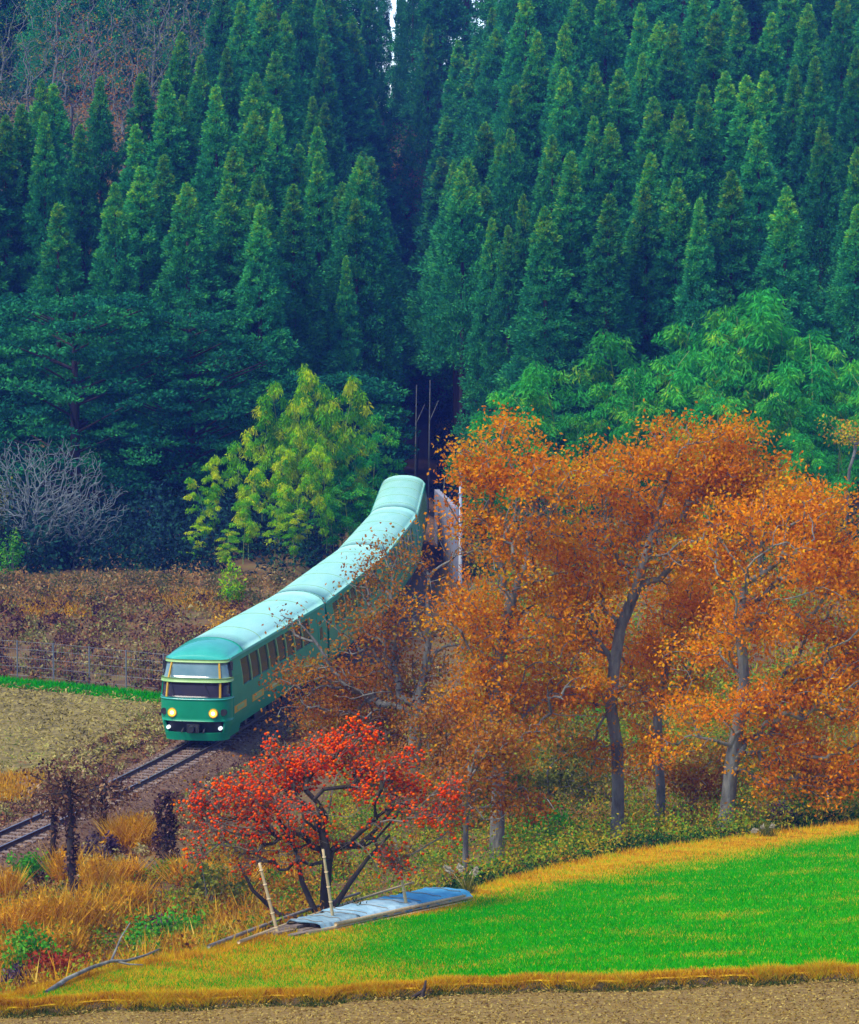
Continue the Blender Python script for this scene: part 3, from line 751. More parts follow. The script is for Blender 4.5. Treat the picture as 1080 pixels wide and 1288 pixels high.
# ---------------------------------------------------------------- orange autumn trees
def P3(pts, Y, dY=None):
    return [at(x, y, Y + (0 if dY is None else dY[i])) for i, (x, y) in enumerate(pts)]
def gbase(px, Y):
    x = at(px, 600, Y)[0]; return np.array([x, Y, float(zg(x, Y)) - 0.05])
r1 = np.random.default_rng(21)
GROUP_O = None
def autumn(px, Y, path, base_r, blobs, n, label, leaf='orange', nleaf=32, seed=1, sparse=0.0, spread=0.29, rb=None, name='autumn_tree', L=0.145, W=0.085, bark='bark', **kw):
    r = np.random.default_rng(seed)
    b = gbase(px, Y)
    pts = [b] + P3(path, Y)
    att = blob_pts(blobs, Y, int(n * 1.05), r, clump=0.36)
    zmin = zg(att[:, 0], att[:, 1]) + 0.7
    att = att[att[:, 2] > zmin]
    return tree_thing(name, label, 'tree', b, pts, base_r, att, r, M[bark], M[leaf], nleaf, spread, L, W, sparse=sparse, rbias=rb, **kw)
autumn(912, 105, [(914, 1020), (920, 960), (930, 900), (936, 850), (930, 790), (935, 740)], 0.25,
       [(960, 640, 65, 45), (1005, 665, 55, 45), (1045, 700, 40, 45), (965, 700, 85, 70), (1010, 740, 75, 70), (1040, 820, 80, 85), (940, 800, 70, 60), (905, 870, 75, 55), (1000, 880, 90, 60), (1040, 950, 70, 45), (985, 945, 75, 45), (1050, 700, 40, 40), (1085, 900, 60, 70), (1090, 790, 50, 80), (1030, 1000, 60, 22), (960, 985, 40, 25), (870, 920, 45, 30)], 860,
       'large orange autumn tree with leaning dark trunk at the top of the grass bank', seed=3, rb=lambda c: -0.10 * sst(10.5, 14.5, c[:, 0]))
autumn(778, 109, [(777, 1000), (776, 940), (768, 890), (772, 840), (780, 790), (800, 740), (815, 690)], 0.22,
       [(840, 575, 95, 55), (770, 620, 75, 65), (890, 610, 65, 55), (930, 650, 55, 45), (800, 690, 80, 45), (735, 690, 60, 60), (720, 780, 55, 50), (770, 740, 60, 40), (880, 690, 60, 40), (990, 640, 45, 40), (1030, 650, 25, 25), (720, 860, 55, 35), (800, 880, 50, 35), (740, 930, 50, 25), (690, 820, 40, 40), (850, 560, 60, 30), (905, 575, 50, 35, 1.8), (945, 605, 55, 40, 1.8), (985, 640, 45, 40, 1.5)], 900,
       'tall orange autumn tree with thick pale grey trunk and forked limbs', seed=5)
autumn(830, 113, [(831, 1000), (828, 940), (826, 890), (838, 840), (850, 790)], 0.17,
       [(830, 800, 75, 55), (870, 760, 60, 45), (850, 860, 65, 35), (780, 830, 45, 35), (840, 930, 50, 25), (880, 710, 55, 50), (900, 790, 50, 45), (860, 640, 50, 40)], 420,
       'slim orange autumn tree standing between two thicker trunks', seed=8, leaf='orange')
autumn(625, 107, [(626, 1010), (627, 950), (622, 890), (628, 830), (640, 770), (655, 720)], 0.24,
       [(640, 570, 70, 45), (615, 625, 40, 42), (680, 610, 50, 50), (650, 680, 70, 55), (700, 730, 45, 45), (600, 760, 60, 45), (650, 800, 55, 45), (690, 850, 50, 45), (600, 860, 50, 40), (720, 870, 35, 30), (650, 910, 60, 30), (590, 930, 45, 30)], 620,
       'orange autumn tree rising in front of the white trackside pole', seed=11, sparse=0.08)
autumn(520, 121, [(521, 940), (523, 900), (533, 850), (540, 800), (537, 750)], 0.27,
       [(400, 800, 42, 38, 0.6), (385, 850, 38, 28, 0.8), (505, 730, 75, 55, 0.6), (440, 790, 50, 45, 0.7), (450, 850, 70, 45), (545, 870, 80, 50), (560, 790, 60, 55), (400, 870, 30, 25), (500, 800, 60, 45, 0.8), (540, 690, 45, 40, 0.5), (470, 890, 60, 30)], 470,
       'half bare rust coloured tree standing in front of the train', leaf='rust', seed=14, sparse=0.30, nleaf=26, spread=0.34)
autumn(489, 123, [(490, 960), (487, 920), (480, 870)], 0.11,
       [(455, 880, 65, 35), (520, 920, 50, 35), (420, 850, 45, 30)], 130,
       'small rusty tree leaning beside the railway behind the red persimmon', leaf='rust', seed=17, sparse=0.15, nleaf=30)
autumn(585, 103, [(586, 1020), (590, 980), (600, 940)], 0.09,
       [(600, 950, 60, 45), (660, 960, 60, 45), (560, 990, 45, 40), (640, 1010, 60, 30)], 200,
       'low russet thicket tree with thin stems behind the blue sheets', leaf='rust', seed=19, sparse=0.2, nleaf=30)
autumn(1125, 112, [(1125, 980), (1120, 900), (1115, 820)], 0.24,
       [(1130, 760, 60, 80), (1110, 860, 60, 60), (1120, 680, 40, 40)], 240,
       'orange autumn tree at the end of the row beside the large leaning one', seed=23)
for i, (px, Y, path, bl, lf, lab_) in enumerate([
        (560, 115, [(560, 990), (556, 960)], [(560, 925, 60, 40), (515, 960, 45, 30)], 'rust', 'russet sapling behind the persimmon tree, beside the train side tree'),
        (690, 116, [(690, 1000), (688, 970)], [(680, 925, 45, 40), (705, 980, 45, 30), (650, 980, 40, 30)], 'olive', 'yellow green sapling between the orange trunks over the blue sheet'),
        (868, 117, [(868, 1020), (868, 990)], [(868, 960, 50, 35), (885, 1005, 45, 22)], 'rust', 'russet sapling between the slim trunk and the leaning trunk'),
        (1010, 114, [(1010, 1020), (1012, 1000)], [(1015, 990, 60, 25), (1060, 1000, 40, 25)], 'rust', 'low russet sapling under the long boughs of the leaning tree'),
        (738, 121, [(738, 1010), (736, 980)], [(730, 965, 55, 40), (760, 1000, 40, 25)], 'olive', 'olive yellow sapling beside the thick grey trunk'),
        (950, 122, [(950, 1010), (950, 980)], [(950, 955, 45, 40), (985, 985, 35, 30)], 'olive', 'olive sapling behind the leaning dark trunk'),
        (610, 125, [(610, 990), (612, 950)], [(605, 935, 60, 40), (650, 905, 45, 40)], 'rust', 'tall russet sapling behind the orange tree by the white pole'),
        (455, 124, [(455, 970), (458, 940)], [(450, 915, 55, 30), (410, 905, 35, 20)], 'rust', 'sparse russet sapling between the rails and the persimmon')]):
    autumn(px, Y, path, 0.05, bl, 120, lab_, leaf=lf, nleaf=34, seed=60 + i, spread=0.30, name='sapling', L=0.14, W=0.08)
# bright vine covered sapling at the wood's edge
autumn(1062, 196, [(1064, 640), (1068, 590)], 0.10, [(1074, 538, 20, 12), (1062, 552, 12, 8), (1082, 550, 14, 14)], 20, 'slender tree with a bright yellow top above the orange trees', leaf='dry', seed=29, nleaf=26, spread=0.34, L=0.2, W=0.12)

# ---------------------------------------------------------------- persimmon tree with red fruit
r = np.random.default_rng(31)
PY = 84.5
b = gbase(408, PY)
path = [b] + P3([(409, 1120), (412, 1080), (405, 1045), (400, 1010)], PY)
blobs = [(400, 985, 110, 45, 0.8), (390, 950, 90, 22), (300, 1020, 70, 40, 1.4), (500, 1000, 65, 42, 1.4), (550, 1030, 28, 28, 1.6), (258, 1050, 28, 30, 1.6), (330, 1070, 70, 26), (480, 1065, 70, 26), (400, 1045, 70, 25, 0.6), (425, 928, 60, 14), (320, 985, 50, 25), (470, 960, 50, 25)]
att = blob_pts(blobs, PY, 800, r, clump=0.16)
att = att[att[:, 2] > zg(att[:, 0], att[:, 1]) + 0.8]
pt, tips, A, R, par = tree_thing('persimmon_tree', 'leafless spreading persimmon tree laden with bright red fruit', 'tree', b, path, 0.15, att, r, M['bark_dark'], M['redleaf'], 0, 0, 0, 0, wobble=0.22, min_r=0.010, thin_r=0.03)
# extra stems from the same stump
mb = MB()
for pts in ([(398, 1150), (380, 1110), (372, 1070), (352, 1040)], [(414, 1150), (440, 1110), (462, 1080), (490, 1050)], [(402, 1156), (350, 1150), (318, 1120), (300, 1085)]):
    q = [p - b for p in P3(pts, PY)]; V, Fc = poly_tube(q, np.linspace(0.085, 0.03, len(q)), 8); mb.add(V, Fc)
mb.build('stem', M['bark_dark'], pt, True)
# fine pale twigs
n = 3400
k = r.integers(0, len(tips), n)
D = unit(rdirs(n, r) + np.array([0, 0, 0.2])); l = r.uniform(0.12, 0.42, n)[:, None]
S0 = tips[k] + r.normal(0, 0.08, (n, 3)); S1 = S0 + D * l * 0.5 + r.normal(0, 0.02, (n, 3)); S2 = S1 + unit(D + r.normal(0, 0.5, (n, 3))) * l * 0.5
V1, F1 = tube_geo(np.concatenate([S0, S1]), np.concatenate([S1, S2]), np.full(2 * n, 0.007), np.full(2 * n, 0.005), 3)
tag(link('twigs', new_mesh('twigs', V1, F1, 4, mats=[M['twig_brown']]), pt), kind='stuff')
ico_v = []; ico_f = []
ph = (1 + 5 ** 0.5) / 2
iv = unit(np.array([(-1, ph, 0), (1, ph, 0), (-1, -ph, 0), (1, -ph, 0), (0, -1, ph), (0, 1, ph), (0, -1, -ph), (0, 1, -ph), (ph, 0, -1), (ph, 0, 1), (-ph, 0, -1), (-ph, 0, 1)], float))
if_ = np.array([(0, 11, 5), (0, 5, 1), (0, 1, 7), (0, 7, 10), (0, 10, 11), (1, 5, 9), (5, 11, 4), (11, 10, 2), (10, 7, 6), (7, 1, 8), (3, 9, 4), (3, 4, 2), (3, 2, 6), (3, 6, 8), (3, 8, 9), (4, 9, 5), (2, 4, 11), (6, 2, 10), (8, 6, 7), (9, 8, 1)])
# fruit hang in clusters
wgt = np.exp(-((tips[:, 2] - tips[:, 2].max()) / 2.7) ** 2) * r.random(len(tips)) ** 2.2 + 0.01
k = r.choice(len(tips), 5000, p=wgt / wgt.sum())
FC = tips[k] + r.normal(0, 0.13, (5000, 3)) + np.array([0, 0, -0.05])
fr = r.uniform(0.030, 0.046, 5000)
V = (FC[:, None] + iv[None] * fr[:, None, None] * np.array([1, 1, 0.92])).reshape(-1, 3)
Fc = (if_[None] + (np.arange(5000) * 12)[:, None, None]).reshape(-1, 3)
tag(link('fruit', new_mesh('fruit', V, Fc, 3, {'rnd': np.repeat(r.random(5000), 20)}, True, [M['fruit']]), pt), kind='stuff')
# some remaining reddish leaves
k = r.choice(len(tips), 1500); C = tips[k] + r.normal(0, 0.22, (1500, 3))
V, Fq = leaf_geo(C, rdirs(1500, r), 0.11, 0.07, r)
link('crown', new_mesh('crown', V, Fq, 4, {'rnd': r.random(1500)}, mats=[M['rust']]), pt)

# ---------------------------------------------------------------- cedars
def cedar_crown(seed, R=2.9, H=20.0, z0=1.2, nt=820):
    r = np.random.default_rng(seed)
    t = 1 - (1 - r.random(nt) ** 0.92) ** 0.92
    rad = R * np.minimum(1.0, (1 - t) * 1.12 + 0.003) ** 0.80
    rad = rad * (0.92 + 0.12 * np.sin(t * 40 + r.random() * 6)) 
    a = r.random(nt) * 2 * np.pi
    lob = 1 + 0.09 * np.sin(a * 3 + t * 9 + seed) + 0.07 * np.sin(a * 5 - t * 17)
    k = np.where(r.random(nt) < 0.72, r.uniform(0.78, 1.05, nt), r.uniform(0.2, 0.75, nt))
    cr = rad * lob * k
    z = z0 + t * (H - z0) - 0.18 * cr
    C = np.stack([np.cos(a) * cr, np.sin(a) * cr, z], 1)
    top = np.stack([0.04 * r.normal(size=14), 0.04 * r.normal(size=14), np.linspace(H - 1.4, H, 14)], 1)
    C = np.concatenate([C, top]); t = np.concatenate([t, np.full(14, 1.0)]); nn = len(C)
    sz = np.concatenate([0.17 + 0.44 * (1 - t[:nt]) ** 0.7 * r.uniform(0.6, 1.2, nt), np.linspace(0.20, 0.06, 14)])
    m = 36
    out = unit(np.concatenate([np.stack([np.cos(a), np.sin(a), np.full(nt, 0.5)], 1), np.tile([[0, 0, 1.0]], (14, 1))]))
    off = rdirs(nn * m, r) * (r.random(nn * m) ** 0.45)[:, None] * np.repeat(sz, m)[:, None] * np.array([1, 1, 0.85])
    CC = np.repeat(C, m, 0) + off
    D = np.repeat(out, m, 0) * 0.7 + unit(off) * 0.8 + rdirs(nn * m, r) * 0.35
    V, Fq = leaf_geo(CC, D, r.uniform(0.16, 0.34, nn * m), r.uniform(0.07, 0.14, nn * m), r)
    tuft = np.repeat(r.random(nn), m)
    # crown top coloured yellower and brighter: light from above put into the colour
    tip = np.repeat(sst(0.70, 1.0, t), m) * 0.40
    rn = np.clip(tuft * 0.45 + r.random(nn * m) * 0.35 + tip, 0, 1)
    return new_mesh('cedar_crown', V, Fq, 4, {'rnd': rn}, mats=[M['cedar']])
CROWNS = [cedar_crown(40 + i, R=[3.8, 4.0, 3.4, 4.3, 3.7, 3.6][i], nt=1000) for i in range(6)]
LIFTED = [cedar_crown(50 + i, R=3.5, z0=8.5, nt=640) for i in range(3)]
V, Fc = poly_tube([(0, 0, -0.8), (0, 0, 1.5), (0.05, 0, 8), (0, 0.05, 14), (0, 0, 19.4)], [0.34, 0.27, 0.2, 0.12, 0.03], 8)
TRUNK = py_mesh('cedar_trunk', V, Fc, M['bark_dark'], True)
rc = np.random.default_rng(77)
def cedar(x, Y, h, label, group, wide=1.0, z=None, lifted=False):
    z = float(zg(x, Y)) if z is None else z
    s = h / 20.0; w = s * wide * rc.uniform(0.82, 1.14)
    t = empty('cedar_tree', (x, Y, z - 0.1), rc.uniform(0, 6.28)); t.rotation_euler = (rc.normal(0, 0.012), rc.normal(0, 0.012), t.rotation_euler[2]); tag(t, label, 'cedar', group)
    i = int(rc.integers(0, 6))
    link('trunk', TRUNK, t, None, None, (w, w, s)); link('crown', LIFTED[i % 3] if lifted else CROWNS[i], t, None, None, (w, w, s))
    return t
def cedar_tip(px, py, label, group, h=21.0, wide=1.0, lifted=False):
    """stand a cedar on the slope so that its tip is seen at this place"""
    h = h * rc.uniform(0.93, 1.07)
    best = None
    for Y in np.arange(224, 345, 0.5):
        p = at(px, py, Y); e = p[2] - float(zg(p[0], Y)) - h
        if best is None or abs(e) < best[0]: best = (abs(e), Y, p, e)
        if abs(e) < 0.15: break
    _, Y, p, e = best
    zz = float(zg(p[0], Y)); h = min(max(p[2] - zz, 14), 27)
    row = 'front row' if Y < 240 else 'middle row' if Y < 262 else 'upper row'
    cedar(float(p[0]), float(Y), float(h), row + ' ' + label, group + ', ' + row, wide, None, lifted)
L_A = ('conical cedar in the dense stand behind the layered evergreen trees', 'cedars in the stand behind the layered evergreens')
L_B = ('conical cedar leaning over the border of the dark railway gap', 'cedars bordering the dark railway gap')
L_C = ('conical cedar in the stand above the green bamboo grove', 'cedars in the stand above the bamboo grove')
L_D = ('tall cedar closing the far end of the dark railway gap', 'cedars at the far end of the railway gap')
left = [(34,132),(59,142),(56,100),(77,105),(127,97),(105,157),(182,92),(220,40),(178,157),(216,100),(230,120),(202,195),(175,210),(270,107),(285,60),(307,2),(335,0),(352,65),(362,15),(397,0),(407,50),(430,87),(412,130),(327,140),(350,135),(320,92),(377,182),(400,192),(397,160),(367,232),(320,220),(295,232),(327,257),(72,255),(5,145),(295,185),(395,122),(145,230),(240,230),(-30,150),(-60,200),(-45,90),(250,70),(430,230),(380,-30),(330,-40),(280,-25),(440,-20)]
gapl = [(440,52),(467,92),(445,117),(468,180),(452,250)]
gapr = [(620,10),(626,37),(602,90),(617,155),(634,180),(610,235),(650,107),(642,162)]
right = [(680,40),(707,30),(707,85),(660,85),(747,80),(777,87),(807,67),(695,170),(722,192),(747,147),(775,155),(822,122),(805,192),(855,170),(815,235),(852,225),(890,107),(912,90),(845,30),(892,17),(935,7),(960,15),(832,27),(992,82),(960,152),(1022,72),(970,90),(1020,5),(1070,185),(1067,257),(805,5),(950,95),(860,132),(760,-15),(720,-20),(660,-10),(870,-25),(920,-30),(990,-25),(1060,-10),(1075,60),(1110,40),(1120,140),(1110,230),(920,215),(985,235),(760,245),(690,260),(880,250),(1035,150),(1100,-30)]
for p in left: cedar_tip(*p, *L_A)
for p in gapl + gapr: cedar_tip(*p, *L_B, 21.0, 0.9, True)
for k, Y in enumerate(np.arange(236, 336, 5.5)):
    for sgn in (-1, 1):
        x = float(xt(Y)) + (sgn * 4.2 if sgn > 0 else -4.0) + rc.uniform(-0.4, 0.2) * sgn
        cedar(x, Y + rc.uniform(-1.5, 1.5), rc.uniform(20, 24), 'bare stemmed cedar lining the dark railway gap', 'bare stemmed cedars lining the gap', 0.95, None, True)
for p in right: cedar_tip(*p, *L_C)
for (px, Y, h) in [(618, 233, 19), (640, 231, 18), (660, 234, 19), (458, 236, 18), (438, 232, 17)]:
    cedar(float(at(px, 400, Y)[0]), Y, h, 'low skirted cedar at the forest foot beside the dark gap', 'low skirted cedars beside the gap', 0.85)
# rows higher on the hill
for i in range(78):
    px = -80 + (i % 26) * 49 + rc.uniform(-10, 10); Y = (322 if px > 270 else 336) + (i // 26) * 16 + rc.uniform(-5, 5)
    if 445 < px < 545: continue
    x = float(at(px, 100, Y)[0])
    cedar(x, Y, rc.uniform(20, 24), 'cedar standing high on the hill behind the front rows', 'cedars high on the hill', 1.15)
# gap end
for (px, Y, h, wd) in [(438, 352, 26, 1.15), (536, 356, 25, 0.8), (553, 366, 26, 1.0), (574, 352, 27, 1.15), (598, 350, 26, 1.15), (550, 384, 26, 1.0), (586, 380, 27, 1.1), (428, 372, 27, 1.1), (468, 360, 26, 0.62), (519, 374, 26, 0.5), (480, 395, 24, 0.40), (503, 384, 19, 0.30), (510, 398, 15, 0.45), (455, 392, 26, 0.7), (530, 396, 25, 0.6), (497, 352, 10, 0.8), (512, 346, 11, 0.8)]:
    x = float(at(px, 100, Y)[0]); cedar(x, Y, h, *L_D, wd)
for (px, y0, y1, Y) in [(521, 484, 560, 226), (538, 478, 560, 224)]:
    p = at(px, y0, Y); z0 = float(zg(p[0], Y)); h = p[2] - z0
    t = empty('bare_trunk', (p[0], Y, z0)); tag(t, 'thin pale bare trunk standing in the dark railway gap', 'trunk', 'pale trunks in the dark gap')
    MB().bar((0, 0, -0.2), (0.15, 0, h), 0.06, 0.035, 7).build('stem', M['twig_haze'], t)
    MB().bar((0.1, 0, h * 0.7), (0.7, 0.2, h * 0.85), 0.03, 0.015, 5).build('branch', M['bark'], t)

# ---------------------------------------------------------------- layered evergreens
def layered(px, Y, top, halfw, label, seed):
    r = np.random.default_rng(seed)
    b = gbase(px, Y); H = at(px, top, Y)[2] - b[2]; R = halfw / pxm(Y)
    t = empty('layered_evergreen', b); tag(t, label, 'tree')
    pads = []
    for i in range(300):
        f = r.random() ** 0.95
        rr = R * math.sin(math.pi * min(0.93, 0.18 + 0.72 * (1 - f))) ** 0.8 * (r.random() ** 0.45)
        a = r.random() * 6.283
        pads.append((rr * math.cos(a), rr * math.sin(a) * 0.75, H * (0.03 + 0.95 * f) - 0.05 * rr * rr * 0.3, r.uniform(0.7, 1.35)))
    pads = np.array(pads); m = 110; n = len(pads) * m
    u = rdirs(n, r) * (r.random(n) ** 0.4)[:, None]
    C = np.repeat(pads[:, :3], m, 0) + u * np.repeat(pads[:, 3], m)[:, None] * np.array([1.15, 1.05, 0.30])
    C[:, 2] -= 0.10 * (u[:, 0] ** 2 + u[:, 1] ** 2) * np.repeat(pads[:, 3], m)
    D = u * np.array([1, 1, 0.2]) + rdirs(n, r) * 0.5 + np.array([0, 0, 0.25])
    V, Fq = leaf_geo(C, D, r.uniform(0.2, 0.38, n), r.uniform(0.10, 0.18, n), r)
    rn = np.clip(np.repeat(r.random(len(pads)), m) * 0.6 + r.random(n) * 0.4, 0, 1)
    link('crown', new_mesh('crown', V, Fq, 4, {'rnd': rn}, mats=[M['layered']]), t)
    A = np.array([(0, 0, H * 0.12 * 1)] * 0 + [(0.0, 0.0, max(0.3, p[2] - 0.4 * math.hypot(p[0], p[1]))) for p in pads[::4]]); B = pads[::4, :3]
    V1, F1 = tube_geo(A, B, np.full(len(A), 0.09), np.full(len(A), 0.03), 5)
    V2, F2 = tube_geo(np.array([(0, 0, -0.3), (0, 0, H * 0.5)]), np.array([(0, 0, H * 0.5), (0, 0, H * 0.97)]), np.array([0.42, 0.26]), np.array([0.26, 0.05]), 8)
    link('trunk', new_mesh('trunk', np.concatenate([V1, V2]), np.concatenate([F1, F2 + len(V1)]), 4, smooth=True, mats=[M['bark_dark']]), t)
layered(95, 207, 362, 150, 'broad dark evergreen with layered boughs behind the leafless grey tree', 51)
layered(240, 210, 385, 120, 'dark evergreen with layered boughs beside the yellow bamboo', 52)
layered(-40, 212, 400, 110, 'dark layered evergreen at the end of the stand past the leafless tree', 53)
layered(330, 217, 470, 80, 'small shaded evergreen with layered boughs behind the yellow bamboo', 54)
layered(440, 222, 470, 70, 'shaded evergreen beside the gap behind the yellow bamboo', 55)

# ---------------------------------------------------------------- bamboo
def bamboo_meshes(seed, mat, H=10.0):
    r = np.random.default_rng(seed)
    tt = np.linspace(0, 1, 12)
    bend = r.uniform(1.0, 2.0)
    P = np.stack([bend * tt ** 3, 0.15 * np.sin(tt * 3), H * (tt - 0.10 * tt ** 4)], 1)
    V, Fc = poly_tube(P, np.linspace(0.055, 0.012, 12), 6)
    cm = py_mesh('culm', V, Fc, M['culm'], True)
    nb = 17; C = []; S = []
    for i in range(nb):
        f = 0.30 + 0.70 * (i + r.random() * 0.6) / nb
        p = np.array([np.interp(f, tt, P[:, k]) for k in range(3)])
        a = r.random() * 6.283; l = r.uniform(0.5, 1.1) * (1.5 * math.sin(math.pi * min(0.9, 0.10 + (1 - f) * 1.15)) + 0.2)
        for q in (0.55, 1.0):
            C.append(p + np.array([math.cos(a) * l * q, math.sin(a) * l * q, 0.30 * q * l - 0.5 * q * q * l])); S.append(r.uniform(0.26, 0.44))
    C = np.array(C); S = np.array(S); m = 95; n = len(C) * m
    u = rdirs(n, r) * (r.random(n) ** 0.5)[:, None]
    off = u * np.repeat(S, m)[:, None] * np.array([1.45, 1.45, 1.0])
    off[:, 2] -= 0.25 * (off[:, 0] ** 2 + off[:, 1] ** 2)
    D = off * np.array([1, 1, 0.2]) * 1.3 + np.array([0, 0, -0.45]) + rdirs(n, r) * 0.35
    V, Fq = leaf_geo(np.repeat(C, m, 0) + off, D, r.uniform(0.20, 0.40, n), r.uniform(0.05, 0.10, n), r)
    rn = np.clip(np.repeat(r.random(len(C)), m) * 0.75 + r.random(n) * 0.25, 0, 1)
    return cm, new_mesh('foliage', V, Fq, 4, {'rnd': rn}, mats=[mat])
BY = [bamboo_meshes(60 + i, M['bamboo_y']) for i in range(4)]
BG_ = [bamboo_meshes(70 + i, M['bamboo_g']) for i in range(5)]
rb = np.random.default_rng(88)
def bamboo(px, py, Y, kinds, label, group, wide=1.0):
    p = at(px, py, Y); z0 = float(zg(p[0], Y)); h = max(2.5, p[2] - z0)
    s = h / 9.0
    t = empty('bamboo', (p[0], Y, z0 - 0.1), rb.uniform(0, 6.28)); tag(t, label, 'bamboo', group)
    cm, fm = kinds[int(rb.integers(0, len(kinds)))]
    w = max(0.75, s) * wide
    link('culm', cm, t, None, None, (w, w, s)); link('foliage', fm, t, None, None, (w, w, s))
for (px, py, Y) in [(375, 462, 200), (350, 480, 197), (400, 470, 199), (430, 475, 201), (330, 515, 196), (300, 545, 193), (312, 585, 191), (385, 540, 193), (410, 560, 192), (350, 560, 191), (270, 575, 192), (258, 600, 191), (345, 610, 188), (450, 500, 202), (305, 620, 189), (240, 660, 187), (370, 640, 186), (290, 700, 184), (365, 500, 198), (395, 505, 198)]:
    bamboo(px, py, Y, BY, ('tall yellow green bamboo at the crown of the bright clump above the train' if py < 560 else 'low yellow green bamboo plume at the foot of the bright clump'), ('tall yellow green bamboo' if py < 560 else 'low yellow green bamboo'), 0.72)
for (px, py, Y) in [(455, 560, 200), (440, 600, 197), (462, 610, 199), (420, 620, 194), (470, 520, 205)]:
    bamboo(px, py, Y, BG_, 'deep green bamboo between the yellow bamboo and the train roof', 'deep green bamboo beside the train', 1.0)
for (px, py) in [(775, 415), (700, 455), (750, 480), (655, 465), (620, 490), (640, 520), (690, 500), (735, 520), (800, 465), (850, 405), (895, 370), (870, 440), (835, 500), (900, 410), (925, 395), (960, 385), (985, 365), (1000, 400), (1030, 420), (960, 430), (920, 460), (985, 455), (1010, 500), (950, 500), (1040, 480), (880, 490), (1055, 440), (1065, 520), (600, 530), (990, 540), (930, 530), (1030, 545), (870, 540), (780, 520), (820, 440), (1090, 420), (1110, 470), (975, 580), (1035, 600), (720, 560), (600, 570)]:
    Y = 214 - (py - 365) * 0.10 + rb.uniform(-4, 4)
    bamboo(px, py, Y, BG_, ('tall green bamboo at the top of the grove below the cedars' if py < 450 else 'green bamboo plume in the grove just above the orange trees'), ('tall bamboo of the grove' if py < 450 else 'lower bamboo of the grove'), 1.1)

# ---------------------------------------------------------------- bare trees
def bare_tree(px, Y, top, halfw, label, seed, mat, n=260, r0=0.2, group=None, lean_px=0, leafmat=None):
    r = np.random.default_rng(seed)
    b = gbase(px, Y); p = at(px + lean_px, top, Y); H = p[2] - b[2]; R = halfw / pxm(Y)
    path = [b, b + np.array([0.02 * H, 0, 0.12 * H]), b + np.array([(p[0] - b[0]) * 0.3, 0, 0.28 * H]), b + np.array([(p[0] - b[0]) * 0.6, 0.1, 0.5 * H])]
    d = rdirs(n, r) * (r.random(n) ** 0.4)[:, None]
    d[:, :2] *= (0.75 + 0.30 * d[:, 2:3]); att = b + np.array([(p[0] - b[0]) * 0.7, 0, 0.60 * H]) + d * np.array([R, R * 0.8, 0.40 * H])
    return tree_thing('leafless_tree', label, 'tree', b, path, r0, att, r, mat, leafmat or M['olive'], 3 if leafmat else 0, 0.3, 0.22, 0.13, group, sides=4, min_r=0.012, kpath=0.42, wobble=0.09)
bare_tree(32, 186, 545, 108, 'leafless grey tree with tangled pale branches below dark layered evergreens', 91, M['twig_blue'], 1100, 0.16, None, 25)
bare_tree(92, 187, 600, 70, 'smaller leafless grey tree leaning out beside the tangled pale one', 92, M['twig_blue'], 480, 0.1, None, 25)
bare_tree(-30, 189, 590, 50, 'leafless tree hung with olive leaves at the end of the hedge', 93, M['twig_haze'], 200, 0.14, None, 10, M['olive'])
for i, (px, Y, top, hw) in enumerate([(30, 283, 5, 60), (85, 290, -10, 60), (130, 286, 8, 55), (180, 292, -5, 60), (225, 300, -20, 60), (0, 300, -30, 70), (60, 308, -60, 70), (120, 310, -60, 70), (190, 312, -60, 70), (260, 312, -50, 60), (-40, 292, 0, 60), (155, 280, 30, 40)]):
    bare_tree(px, Y, top, hw, 'grey leafless tree in the hazy patch at the top of the wood', 100 + i, M['twig_haze'], 230, 0.17, 'leafless trees at the top of the wood', rc.uniform(-10, 25), M['rust'] if i in (1, 2, 11) else M['olive'])

